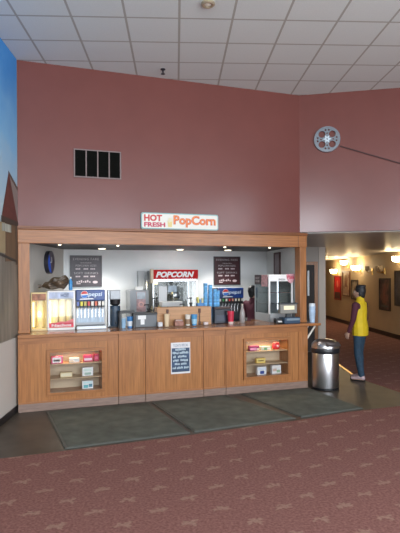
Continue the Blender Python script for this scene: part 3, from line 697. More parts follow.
cup('paper_cup', 1.626, .40, T1, .036, .046, .165, CB, 'deeper blue paper cup at right inside the black rack', sleeve=mat('cup_white_band', (.70, .74, .78), .5))
# --- steel napkin box
nb = thing('napkin_dispenser', 'grey steel box with black lid and white label beside the cup rack', 'napkin dispenser', (1.88, .47, T1))
obj('housing', bx(1.705, 2.045, .36, .49, T1, 1.255, bev=.01), mat('grey_steel_box', (.13, .14, .15), .45, .2), nb)
obj('lid', bx(1.698, 2.052, .352, .496, 1.255, 1.285, bev=.006), BLACK, nb)
obj('label_sheet', bx(1.742, 1.868, .357, .361, 1.185, 1.245), WHITE, nb)
obj('label_sheet', bx(1.785, 1.845, .357, .361, 1.105, 1.183), WHITE, nb)

# --- back counter
bk = thing('back_counter', 'white back counter along the rear wall under the popcorn machine', 'counter', (2.9, 1.97, 0))
obj('cabinet', bx(.83, 4.72, 1.70, 2.29, 0, .89), mat('back_counter_grey', (.42, .42, .42), .5), bk)
obj('worktop', bx(.82, 4.74, 1.66, 2.295, .89, .92, bev=.004), mat('laminate', (.55, .55, .54), .35), bk)
for k in range(7): obj('door', bx(.85+k*.55, 1.38+k*.55, 1.685, 1.70, .1, .86, bev=.004), mat('back_door_grey', (.48, .48, .47), .5), bk)
# frozen drink machine
fz = thing('frozen_drink_machine', 'grey frozen drink machine with a pink picture panel on the back counter', 'drink machine', (2.1, 1.95, .92))
obj('housing', bx(1.915, 2.27, 1.80, 2.2, .92, 1.592, bev=.015), mat('machine_grey', (.27, .29, .31), .4), fz)
obj('picture_panel', bx(2.035, 2.20, 1.790, 1.80, 1.20, 1.56), mat('picture_pink', (.42, .26, .27), .4, var=.6, scale=9), fz)
obj('picture_top', bx(2.040, 2.195, 1.786, 1.790, 1.43, 1.555), mat('picture_pale', (.42, .47, .52), .4, var=.2, scale=15), fz)
obj('picture_disc', xform(plate([circ(0, 0, .055, 24), circ(0, 0, .03, 20)], .003), Matrix.Translation((2.118, 1.786, 1.33))), mat('picture_salmon', (.68, .38, .34), .4), fz)
obj('drip_tray', bx(1.98, 2.22, 1.72, 1.80, .93, .96), BLACK, fz)
obj('tap', bx(2.10, 2.135, 1.76, 1.80, 1.10, 1.18, bev=.006), BLACK, fz)
single('white_carton', bx(2.045, 2.165, 1.82, 1.95, 1.592, 1.655, bev=.006), WHITE, 'small white carton on top of the grey frozen drink machine', 'carton')
wc = thing('wall_cabinet', 'pale grey cabinet on the rear wall left of the popcorn machine', 'cabinet', (2.22, 2.25, 1.62))
obj('body', bx(2.155, 2.285, 2.20, 2.30, 1.595, 1.945, bev=.005), mat('cabinet_grey', (.5, .52, .54), .5), wc)
obj('door', bx(2.16, 2.28, 2.19, 2.20, 1.605, 1.935), mat('cabinet_door', (.55, .58, .6), .5), wc)

# --- popcorn machine
pm = thing('popcorn_machine', 'glass popcorn machine with a red POPCORN sign on the back counter', 'popcorn machine', (2.74, 1.9, .92))
X0, X1, Y0, Y1 = 2.310, 3.165, 1.68, 2.22
obj('base', bx(X0, X1, Y0, Y1, .92, 1.14, bev=.01), STEEL_D, pm)
obj('top_hood', bx(X0+.02, X1-.02, Y0+.02, Y1, 1.74, 1.95, bev=.008), STEEL, pm)
sp_ = obj('sign', bx(X0, X1, Y0-.05, Y0+.0, 1.792, 1.962, bev=.004), mat('sign_red', (.50, .006, .008), .6, spec=.2), pm)
obj('sign_edge', bx(X0-.045, X0, Y0-.06, Y0+.05, 1.72, 1.975, bev=.006), mat('sign_edge_cream', (.62, .50, .34), .4), sp_)
obj('lettering', text('POPCORN', X0+.045, X1-.08, 1.822, 1.928, Y0-.05, shear=.28, bold=.05, th=.004), WHITE, sp_)
for x in (X0, X1-.02):
    for y in (Y0, Y1-.02): obj('post', bx(x, x+.02, y, y+.02, 1.14, 1.76), STEEL, pm)
obj('front_glass', bx(X0+.02, X1-.02, Y0+.006, Y0+.012, 1.14, 1.74), GLASS, pm)
obj('back_wall', bx(X0+.02, X1-.02, Y1-.02, Y1-.01, 1.14, 1.74), mat('machine_inside', (.19, .20, .20), .5), pm)
ke = obj('kettle', lathe(BM(), [(.03, 1.56), (.085, 1.555), (.105, 1.50), (.105, 1.43), (.08, 1.40), (0, 1.395)], 2.80, 1.95, 0, 24), STEEL, pm, smooth=40)
obj('kettle_arm', tube(BM(), [(2.80, 1.95, 1.56), (2.80, 1.95, 1.74)], .014), STEEL_D, ke)
obj('heat_lamp', lathe(BM(), [(.05, 1.70), (.035, 1.735), (.02, 1.745)], 2.40, 1.86, 0, 20), WARM, pm, smooth=40)
obj('door_sheet', bx(2.42, 2.575, Y0-.004, Y0+.004, 1.36, 1.66), mat('sheet_white', (.72, .73, .74), .5), pm)
obj('picture', bx(2.60, 2.76, Y0-.004, Y0+.004, 1.55, 1.67), mat('picture_blue_grey', (.38, .46, .54), .5, var=.3, scale=20), pm)
hp = BM(); rn = random.Random(9)
for k in range(240):
    x = rn.uniform(X0+.05, X1-.05); y = rn.uniform(Y0+.04, Y1-.05); h_ = .17*(1-((x-2.70)/.5)**2)
    ball(hp, (x, y, 1.15+rn.uniform(0, max(.02, h_))), rn.uniform(.014, .024), 1)
pile = obj('popcorn', hp, mat('popcorn_pile', (.80, .72, .48), .8), pm, smooth=60); pile['kind'] = 'stuff'
lamp('kettle_light', 'POINT', (2.40, 1.80, 1.70), .8, (1, .72, .25), shadow_soft_size=.04)
# white tray in front of the popcorn machine (on a stand on the back counter)
wtz = thing('white_tray', 'bright white tray on the back counter in front of the popcorn machine', 'tray', (2.60, 1.55, .92))
single_dummy = obj('tray', bx(2.42, 2.80, 1.44, 1.655, 1.30, 1.385, bev=.01), WHITE, wtz)
for x in (2.45, 2.75):
    obj('leg', bx(x, x+.02, 1.60, 1.655, 0, 1.30), STEEL_D, wtz)
    obj('leg', bx(x, x+.02, 1.45, 1.47, 0, 1.30), STEEL_D, wtz)
wtz.location.z = 0
for ch in wtz.children: ch.location.z += .92

# --- wooden box on the counter and what stands around it
wb = thing('wooden_box', 'light oak open topped box in the middle of the counter', 'box', (2.50, .48, T1))
LW = wood('light_oak', (.47, .25, .115), 'x', .4, .14)
x0, x1, y0, y1 = 2.056, 2.962, .40, .575
obj('front_board', bx(x0, x1, y0, y0+.015, T1, 1.352, bev=.002), LW, wb)
obj('back_board', bx(x0, x1, y1-.015, y1, T1, 1.352, bev=.002), LW, wb)
for x in (x0, x1-.015): obj('end_board', bx(x, x+.015, y0+.015, y1-.015, T1, 1.352), LW, wb)
obj('bottom_board', bx(x0+.015, x1-.015, y0+.015, y1-.015, T1, T1+.015), LW, wb)
single('serving_board', bx(2.03, 2.97, .205, .372, T1, T1+.008, bev=.002), mat('ledge_dark', (.20, .10, .05), .4), 'thin dark wooden board under the cups before the oak box', 'board')
for x, n in ((2.222, 'left'), (2.757, 'right')):
    h_ = thing('wooden_stick', f'dark wooden stick hanging at the {n} of the oak box front', 'stick', (x, .392, T1+.02))
    obj('shaft', bx(x-.008, x+.008, .385, .399, T1+.05, 1.30, bev=.003), mat('stick_dark', (.10, .04, .025), .5), h_)
    obj('paddle', bx(x-.02, x+.02, .383, .399, 1.27 if n == 'left' else 1.255, 1.325, bev=.006), MATS['stick_dark'], h_)
    obj('foot', bx(x-.016, x+.016, .376, .399, T1+.001, T1+.06, bev=.004), MATS['stick_dark'], h_)
L8 = T1+.009
cup('paper_cup', 2.185, .30, L8, .033, .044, .185, mat('cup_cream', (.72, .56, .36), .5), 'cream paper cup in front of the oak box, leftmost of its cups', lid=None)
fb_ = thing('snack_tray', 'low reddish brown snack tray among the cups before the oak box', 'tray', (2.375, .30, L8))
obj('tray_body', bx(-.072, .072, -.05, .05, 0, .075, bev=.008), mat('tray_reddish', (.30, .13, .09), .45, var=.4, scale=25), fb_, world=False)
obj('tray_lid', bx(-.06, .06, -.04, .04, .075, .10, bev=.01), mat('tray_clear', (.42, .30, .27), .25), fb_, world=False)
cup('paper_cup', 2.527, .30, L8, .034, .045, .165, mat('cup_off_white', (.70, .66, .58), .5), 'white paper cup with brown band before the oak box', sleeve=mat('brown_band', (.32, .20, .12), .5))
cup('paper_cup', 2.635, .30, L8, .036, .05, .165, mat('cup_sky', (.07, .30, .58), .42, var=.2, scale=14), 'bright blue paper cup before the right half of the oak box', sleeve=mat('sky_band', (.35, .60, .75), .5))
single('folded_napkins', bx(2.04, 2.11, .26, .34, L8, L8+.07, bev=.012), mat('napkin', (.66, .66, .68), .7), 'small stack of white napkins before the left end of the oak box', 'napkins')
single('folded_napkins', bx(2.79, 2.86, .26, .33, L8, L8+.045, bev=.012), mat('napkin_pink', (.72, .60, .58), .7), 'small pale pink napkin pack before the right end of the oak box', 'napkins')
# pump bottles behind the box
def pump(x, y, label, h, cap_only=False):
    t = thing('pump_bottle', label, 'pump bottle', (x, y, T1), .3, 'black pump bottles')
    obj('bottle_body', lathe(BM(), [(.055, 0), (.06, .01), (.06, h*.55), (.05, h*.62), (.018, h*.68), (.018, h*.74)], seg=22), BLACK, t, world=False, smooth=40)
    obj('pump_head', merge(lathe(BM(), [(.026, h*.74), (.026, h*.80), (.008, h*.81), (.008, h*.93), (.016, h*.94), (.016, h), (0, h)], seg=14), tube(BM(), [(0, 0, h*.97), (-.07, 0, h*.97), (-.078, 0, h*.93)], .009, 8)), BLACK, t, world=False, smooth=40)
    return t
pump(2.120, .66, 'black pump bottle behind the left corner of the oak box', .445)
pump(1.98, .665, 'short black pump bottle between the steel box and the oak box', .34)
pump(2.70, .66, 'black pump bottle behind the right half of the oak box', .435)
pump(2.58, .67, 'low black pump bottle behind the middle of the oak box', .335)
# blue cup stacks, condiments
CUPB = mat('cup_stack_blue', (.14, .40, .70), .4, var=.45, scale=16, stretch=(1, 1, 3))
def cup_stack(x, y, h, r, label):
    t = thing('cup_stack', label, 'cup stack', (x, y, T1), 0, 'tall stacks of blue cups')
    prof = [(r*.72, 0)]; n = int((h-.12)/.013)
    prof += [(r, .115)]
    for k in range(n): z_ = .115+k*.013; prof += [(r*1.06, z_), (r*1.06, z_+.006), (r, z_+.0065)]
    prof += [(r*1.06, h-.006), (r*1.06, h), (0, h)]
    obj('nested_cups', lathe(BM(), prof, seg=20), CUPB, t, world=False, smooth=30)
    return t
cup_stack(2.955, .655, .665, .034, 'tallest stack of blue cups, at the left behind the oak box')
cup_stack(3.046, .665, .640, .034, 'second tallest stack of blue cups, next to the tallest')
cup_stack(3.118, .63, .565, .030, 'third stack of blue cups from the oak box, shorter than two')
cup_stack(3.182, .665, .540, .028, 'shortest stack of blue cups, at the right over the black box')
cd = thing('condiment_caddy', 'blue caddy with yellow condiments behind the right end of the oak box', 'caddy', (2.86, .66, T1))
obj('caddy_box', bx(2.80, 2.915, .61, .70, T1, 1.40, bev=.006), CB, cd)
for k, (x, c_, h_) in enumerate(((2.825, (.66, .58, .12), .11), (2.857, (.10, .28, .55), .07), (2.888, (.62, .56, .30), .085))):
    obj('sachets', xform(bx(-.014, .014, -.03, .03, 0, h_, bev=.004), Matrix.Translation((x, .655, 1.39)) @ Matrix.Rotation(.12*(k-1), 4, 'Y')), mat(f'sachet_{k}', c_, .5), cd)
kb = thing('black_box', 'black cup dispenser box on the counter right of the oak box', 'box', (3.18, .55, T1))
obj('housing', bx(3.052, 3.335, .48, .585, T1, 1.30, bev=.012), mat('dark_navy_box', (.012, .016, .028), .35), kb)
obj('lid', bx(3.045, 3.342, .475, .59, 1.30, 1.335, bev=.008), mat('dark_brown_lid', (.05, .022, .016), .4), kb)
obj('badge', bx(3.27, 3.30, .476, .48, 1.20, 1.25), WHITE, kb)
obj('front_slot', bx(3.08, 3.25, .475, .48, 1.10, 1.20), mat('slot_blue', (.02, .03, .06), .3), kb)
# red cup, bottle
cup('paper_cup', 3.302, .40, T1, .042, .056, .20, mat('cup_red', (.62, .03, .07), .4, var=.2, scale=9), 'red paper cup standing alone on the counter near the black box', sleeve=None)
obj('base_band', lathe(BM(), [(.0435, 0), (.0455, .035), (.0435, .036)], seg=22), mat('cup_pale_base', (.70, .56, .50), .5), [o for o in C.objects if o.name.startswith('paper_cup') and o.parent is None][-1], world=False)
bo = thing('glass_bottle', 'clear glass bottle on the counter in front of the right drink dispenser', 'bottle', (3.555, .50, T1))
obj('bottle_body', lathe(BM(), [(.04, 0), (.046, .01), (.046, .15), (.036, .20), (.018, .25), (.015, .30)], seg=22), mat('bottle_glass', (.40, .37, .36), .12, alpha=.75), bo, world=False, smooth=40)
obj('cap', lathe(BM(), [(.018, .295), (.018, .315), (0, .316)], seg=16), mat('cap_tan', (.55, .48, .38), .4), bo, world=False)
dispenser(3.590, 4.145, 1.72, .92, 1.610, 'dark fountain drink dispenser on the back counter under the red menu board', True)

# --- glass display case
gx0, gx1, gy0, gy1 = 4.012, 4.474, .42, .98
gz0, gz1 = T1, 1.865
gc = thing('display_case', 'white framed glass display case on the counter next to the right post', 'display case', ((gx0+gx1)/2, (gy0+gy1)/2, T1))
WF = mat('case_white', (.80, .80, .79), .35); GF = mat('case_grey', (.42, .44, .45), .4)
obj('base', bx(gx0, gx1, gy0, gy1, gz0, gz0+.14, bev=.006), GF, gc)
obj('top', bx(gx0, gx1, gy0, gy1, gz1-.04, gz1, bev=.006), WF, gc)
for x, w_ in ((gx0, .028), (gx1-.028, .028)):
    obj('front_post', bx(x, x+w_, gy0, gy0+.028, gz0+.0, gz1-.04, bev=.004), WF, gc)
    obj('rear_post', bx(x, x+w_, gy1-.025, gy1, gz0+.14, gz1-.04), GF, gc)
obj('front_rail', bx(gx0+.028, gx1-.028, gy0, gy0+.02, gz1-.115, gz1-.04), WF, gc)
obj('front_glass', bx(gx0+.028, gx1-.028, gy0+.006, gy0+.010, gz0+.14, gz1-.115), GLASS, gc)
SMK = glass_mat('smoked_glass', (.55, .60, .60), .14, .05)
for x in (gx0+.006, gx1-.010): obj('side_glass', bx(x, x+.004, gy0+.028, gy1-.025, gz0+.14, gz1-.04), SMK, gc)
obj('rear_door', bx(gx0+.028, gx1-.028, gy1-.018, gy1-.010, gz0+.14, gz1-.04), mat('rear_door_grey', (.30, .31, .32), .3), gc)
for z_ in (1.36, 1.55): obj('wire_shelf', merge(*[bx(gx0+.03, gx1-.03, gy0+.03+k*.028, gy0+.036+k*.028, z_, z_+.008) for k in range(9)], bx(gx0+.03, gx0+.042, gy0+.03, gy1-.03, z_-.008, z_), bx(gx1-.042, gx1-.03, gy0+.03, gy1-.03, z_-.008, z_)), CHROME, gc)
obj('inner_light', bx(4.26, 4.275, gy0+.16, gy0+.175, gz0+.2, gz1-.06), mat('case_tube', (.9, .95, 1), .4, emit=(.85, .92, 1), estr=2), gc)
hl = obj('heart_sign', plate([[(4.345, 1.875), (4.50, 1.875), (4.508, 1.80), (4.475, 1.735), (4.43, 1.71), (4.385, 1.735), (4.35, 1.80)]], .006), mat('pink_heart', (.72, .36, .40), .5, var=.5, scale=40), gc); hl.location.y += gy0-.006
obj('lettering', text('Pizza', 4.365, 4.49, 1.79, 1.85, gy0-.006, bold=.03, th=.002), mat('heart_red', (.55, .03, .08), .4), hl)
obj('lettering', text('FRESH', 4.20, 4.32, 1.765, 1.795, gy0, bold=.01, th=.002), DARK, gc, label='dark lettering on the front rail')
dcd = obj('dark_card', bx(gx0-.006, gx0-.001, .70, .965, 1.695, gz1-.005), mat('dark_sign', (.05, .02, .025), .4), gc, label='dark sign card')
obj('card_text', xform(merge(text('HOT', -.10, .06, .085, .125, 0, th=.002, bold=.02), text('FOOD', -.10, .06, .03, .07, 0, th=.002, bold=.02)), Matrix.Translation((gx0-.006, .83, 1.70)) @ Matrix.Rotation(-PI/2, 4, 'Z')), mat('card_pale', (.5, .42, .42), .5), dcd)
obj('pink_card', bx(gx0-.006, gx0-.001, .47, .695, 1.66, gz1-.005), mat('pink_card', (.66, .36, .38), .4, var=.35, scale=22), gc, label='pink sign card')
# --- register by the right post
rg = thing('cash_register', 'blue based register with a cream display in front of the right post', 'register', (4.25, .15, T1))
obj('drawer_base', bx(4.110, 4.400, .05, .25, T1, T1+.10, bev=.008), mat('register_blue', (.025, .06, .11), .4), rg)
obj('drawer_front', bx(4.145, 4.385, .046, .05, T1+.05, T1+.085), mat('register_strip', (.20, .27, .33), .4), rg)
obj('display_body', bx(4.055, 4.365, .09, .18, T1+.16, T1+.315, bev=.012), mat('register_grey', (.26, .25, .22), .45), rg)
obj('display_screen', bx(4.115, 4.31, .085, .09, T1+.225, T1+.29), mat('register_cream', (.78, .72, .50), .4, emit=(.9, .8, .5), estr=.35), rg)
obj('display_hood', bx(4.045, 4.375, .08, .19, T1+.315, T1+.335, bev=.006), DARK, rg)
obj('neck', bx(4.18, 4.26, .11, .16, T1+.10, T1+.16), DARK, rg)
pp = thing('receipt_printer', 'small black and white receipt printer at the foot of the glass case', 'printer', (4.04, .15, T1))
obj('housing', bx(3.985, 4.100, .10, .21, T1, T1+.085, bev=.012), BLACK, pp)
obj('paper', xform(bx(-.035, .035, -.05, .0, 0, .004), Matrix.Translation((4.04, .11, T1+.05)) @ Matrix.Rotation(.5, 4, 'X')), WHITE, pp)
# cups on the wing
ec = thing('cup_stack', 'pale blue and white cup stack on the worktop wing right of the post', 'cup stack', (4.672, .13, T1))
obj('nested_cups', lathe(BM(), [(.042, 0), (.05, .12), (.053, .122), (.053, .128), (.051, .13), (.054, .19), (.054, .196), (.051, .20), (.055, .26), (.055, .268), (.0, .268)], seg=24), mat('cup_ice', (.45, .60, .78), .35, var=.2, scale=10), ec, world=False, smooth=40)
obj('top_cup', lathe(BM(), [(.053, .268), (.05, .315), (.04, .318), (0, .318)], seg=24), mat('cup_ice_white', (.72, .78, .84), .4), ec, world=False, smooth=40)

# ================================================================== FLOOR MATS, BIN
def mat_rug(pts, label):
    bm = prism(BM(), pts, 0.001, .012)
    es = [e for e in bm.edges if all(v.co.z > .01 for v in e.verts)]
    bmesh.ops.bevel(bm, geom=es, offset=.01, segments=2, affect='EDGES')
    cx = sum(p[0] for p in pts)/4; cy = sum(p[1] for p in pts)/4
    t = thing('floor_mat', label, 'floor mat', (cx, cy, 0), 0, 'floor mats before the counter')
    obj('rubber_border', bm, mat('mat_border', (.085, .09, .078), .6, var=.15, scale=6), t)
    pin = [(cx+(p[0]-cx)*.945, cy+(p[1]-cy)*.955) for p in pts]
    obj('pile', prism(BM(), pin, .011, .016), mat('mat_green_grey', (.088, .096, .078), .8, var=.28, scale=5, bump=.4), t)
mat_rug([(.355, -.08), (.475, -1.73), (1.925, -1.66), (1.795, -.10)], 'green grey floor mat below the left candy display')
mat_rug([(1.830, -.09), (1.965, -1.66), (3.40, -1.55), (3.04, -.07)], 'green grey floor mat below the notice on the counter')
mat_rug([(3.265, -.06), (3.475, -1.54), (4.52, -1.44), (4.48, -.07)], 'green grey floor mat below the right candy display, nearest the bin')
bi = thing('trash_bin', 'round stainless steel trash bin beside the right end of the counter', 'trash bin', (4.742, -.15, 0))
BS = mat('bin_steel', (.52, .52, .53), .28, 1, var=.05, scale=5, stretch=(30, 30, 1))
obj('base_ring', lathe(BM(), [(.205, 0), (.222, .008), (.222, .035), (.215, .038)], seg=48), BLACK, bi, world=False, smooth=40)
obj('body', lathe(BM(), [(.213, .036), (.215, .05), (.215, .585), (.213, .59)], seg=64), BS, bi, world=False, smooth=40)
obj('band', lathe(BM(), [(.214, .588), (.228, .592), (.232, .605), (.232, .655), (.226, .668), (.20, .67)], seg=64), mat('bin_black', (.012, .014, .018), .3), bi, world=False, smooth=40)
dm = BM(); lathe(dm, [(.222, .668), (.222, .69), (.214, .725), (.19, .765), (.15, .792), (.09, .806), (.0, .812)], seg=64)
obj('dome_lid', dm, BS, bi, world=False, smooth=50)
fl = obj('flap', xform(bx(-.13, .13, -.006, .006, -.045, .045, bev=.005), Matrix.Translation((.02, -.188, .742)) @ Matrix.Rotation(math.radians(-50), 4, 'X')), mat('flap_steel', (.45, .45, .46), .35, 1), bi, world=False)
obj('handle', tube(BM(), [(.225, .03, .635), (.262, .02, .640), (.266, -.02, .640), (.23, -.04, .635)], .010, 8), MATS['bin_black'], bi, world=False, smooth=40)

# ================================================================== CORRIDOR POSTERS AND SCONCES
def on_wall(b): return G(A_R, b)
pang = GR - PI/2       # local -y faces into the corridor, local x runs towards the camera
def art_material(name, cols, sc):
    m = bpy.data.materials.new(name); m.use_nodes = True; nt = m.node_tree; N = nt.nodes; L = nt.links; p = N['Principled BSDF']; p.inputs['Roughness'].default_value = .35
    tc = N.new('ShaderNodeTexCoord'); mp = N.new('ShaderNodeMapping'); mp.inputs['Scale'].default_value = (1.6, 1, 1); L.new(tc.outputs['Object'], mp.inputs[0])
    nz = N.new('ShaderNodeTexNoise'); nz.inputs['Scale'].default_value = sc; nz.inputs['Detail'].default_value = 3; L.new(mp.outputs[0], nz.inputs['Vector'])
    r = N.new('ShaderNodeValToRGB')
    r.color_ramp.elements[0].position = .32; r.color_ramp.elements[1].position = .68
    r.color_ramp.elements[0].color = (*cols[0], 1); r.color_ramp.elements[1].color = (*cols[-1], 1)
    for k, c in enumerate(cols[1:-1]): e = r.color_ramp.elements.new(.32+.36*(k+1)/(len(cols)-1)); e.color = (*c, 1)
    L.new(nz.outputs['Fac'], r.inputs[0]); L.new(r.outputs[0], p.inputs['Base Color']); return m
def poster(b0, b1, z0, z1, fm, art, label, extra=()):
    bc_ = (b0+b1)/2; w = abs(b1-b0)/2; h = z1-z0
    t = thing('poster', label, 'poster', (*on_wall(bc_), z0), pang)
    f = .045
    obj('frame', up(plate([[(-w, 0), (w, 0), (w, h), (-w, h)], [(-w+f, f), (w-f, f), (w-f, h-f), (-w+f, h-f)]], .04), 0, -.042), fm, t, world=False)
    obj('print', bx(-w+f-.005, w-f+.005, -.024, -.003, f-.005, h-f+.005), art, t, world=False)
    for n, lp, m in extra: obj(n, up(plate([lp], .004), 0, -.03), m, t, world=False)
    return t
DF = mat('poster_frame_dark', (.03, .018, .014), .4)
RP = mat('poster_red', (.62, .015, .012), .4)
poster(13.10, 12.32, .86, 1.79, mat('poster_frame_red', (.30, .012, .010), .4), RP, 'bright red poster farthest down the corridor',
       [('figure', circ(.0, .62, .10, 16, .14), mat('poster_pink', (.85, .22, .15), .4)), ('caption_band', [(-.34, .05), (.34, .05), (.34, .30), (-.34, .30)], mat('poster_brown', (.07, .02, .015), .4))])
poster(12.12, 11.29, 1.04, 1.98, mat('poster_frame_brown', (.16, .07, .035), .4), art_material('poster_cream', [(.50, .36, .22), (.60, .48, .34), (.34, .17, .10), (.55, .42, .30)], 3.5), 'cream and brown poster between the red poster and the person',
       [('figure', [(-.10, .35), (.10, .35), (.05, .62), (.02, .80), (-.05, .80), (-.04, .6)], mat('poster_figure_brown', (.20, .07, .04), .4)), ('caption_band', [(-.30, .10), (.30, .10), (.30, .24), (-.30, .24)], mat('poster_caption', (.42, .26, .18), .4))])
poster(11.12, 10.48, .96, 1.66, DF, art_material('poster_dark', [(.03, .02, .02), (.16, .11, .08), (.45, .38, .28), (.05, .03, .03)], 4), 'dark poster with pale streaks right behind the head of the person')
poster(8.58, 7.77, .76, 1.735, DF, art_material('poster_mauve', [(.020, .014, .014), (.05, .028, .028), (.20, .07, .06), (.03, .02, .02)], 3.0), 'dark poster with a reddish figure to the right of the person',
       [('figure', [(-.18, .22), (.12, .22), (.06, .50), (.10, .72), (-.02, .78), (-.10, .55)], mat('poster_rust', (.20, .06, .045), .4)), ('caption_band', [(-.28, .10), (.28, .10), (.28, .16), (-.28, .16)], mat('poster_grey', (.09, .09, .09), .4))])
poster(7.45, 6.60, .95, 1.96, DF, art_material('poster_black', [(.010, .010, .012), (.03, .03, .04), (.08, .07, .09), (.012, .012, .014)], 3.0), 'black poster at the right edge, nearest the lobby')
GLOW = mat('sconce_glass_lit', (1, .85, .6), .5, emit=(1, .84, .55), estr=12)
UNLIT = mat('sconce_glass_off', (.45, .34, .20), .3)
def sconce(b, z_, label, lit=True, two=False, r=.13):
    p_ = G(A_R, b)
    t = thing('wall_sconce', label, 'wall sconce', (*p_, z_-.12), pang)
    obj('wall_plate', bx(-.06, .06, -.02, -.001, 0, .20, bev=.008), GOLD, t, world=False)
    for k, xo in enumerate((-.15, .15) if two else (0,)):
        a = obj('arm', tube(BM(), [(0, -.02, .10), (xo*.5, -.10, .05), (xo, -.17, .08), (xo, -.17, .12)], .011, 8), GOLD, t, world=False, smooth=40)
        obj('shade', lathe(BM(), [(.022, .11), (r*.75, .13), (r, .17), (r*.95, .22), (r*1.05, .27), (r*.95, .268), (r*.8, .20), (0, .16)], xo, -.17, 0, 24), GLOW if lit else UNLIT, a, world=False, smooth=40)
    if lit:
        q = G(A_R-.42, b); lamp('sconce_light', 'POINT', (q[0], q[1], z_+.16), 9, (1, .72, .38), shadow_soft_size=.08)
    return t
sconce(12.75, 1.90, 'lit double sconce farthest down the corridor, over the red poster', True, True, .09)
sconce(11.5, 2.20, 'lit sconce over the cream and brown poster', True, False, .13)
sconce(10.25, 2.00, 'lit sconce just above the head of the person', True, True, .11)
sconce(9.20, 1.96, 'unlit sconce on the blank wall between the posters', False, False, .07)
sconce(8.22, 1.96, 'unlit double sconce above the reddish figure poster', False, True, .06)
sconce(6.95, 2.20, 'lit sconce over the black poster at the right edge', True, False, .14)

# ================================================================== PEOPLE
def hull_capsule(bm, p, q, r0, r1, fl=None):
    """tapered limb between two balls; fl = (sx, sy) flattening."""
    t = BM(); sx, sy = fl or (1, 1)
    for c, r in ((p, r0), (q, r1)):
        o = bmesh.ops.create_icosphere(t, subdivisions=2, radius=r)
        for v in o['verts']: v.co = Vector((v.co.x*sx+c[0], v.co.y*sy+c[1], v.co.z+c[2]))
    o = bmesh.ops.convex_hull(t, input=t.verts[:])
    bmesh.ops.delete(t, geom=[g_ for g_ in o['geom_interior'] if isinstance(g_, bmesh.types.BMVert)], context='VERTS')
    me = bpy.data.meshes.new('t'); t.to_mesh(me); t.free(); bm.from_mesh(me); bpy.data.meshes.remove(me)
def hull_balls(bm, balls):
    t = BM()
    for c, r in balls: ball(t, c, r, 2)
    o = bmesh.ops.convex_hull(t, input=t.verts[:])
    bmesh.ops.delete(t, geom=[g_ for g_ in o['geom_interior'] if isinstance(g_, bmesh.types.BMVert)], context='VERTS')
    me = bpy.data.meshes.new('t'); t.to_mesh(me); t.free(); bm.from_mesh(me); bpy.data.meshes.remove(me)
def fuse(name, bm, m, parent, voxel=.008, smooth=6):
    me = bpy.data.meshes.new('t'); bm.to_mesh(me); bm.free()
    o = bpy.data.objects.new('t', me); C.objects.link(o)
    r = o.modifiers.new('r', 'REMESH'); r.mode = 'VOXEL'; r.voxel_size = voxel
    s = o.modifiers.new('s', 'SMOOTH'); s.iterations = smooth; s.factor = .5
    dg = bpy.context.evaluated_depsgraph_get(); dg.update()
    n = bpy.data.meshes.new_from_object(o.evaluated_get(dg)); n.name = name
    bpy.data.objects.remove(o); bpy.data.meshes.remove(me)
    n.materials.clear(); n.materials.append(m); n.polygons.foreach_set('use_smooth', [True]*len(n.polygons))
    o = bpy.data.objects.new(name, n); C.objects.link(o); o.parent = parent
    return o
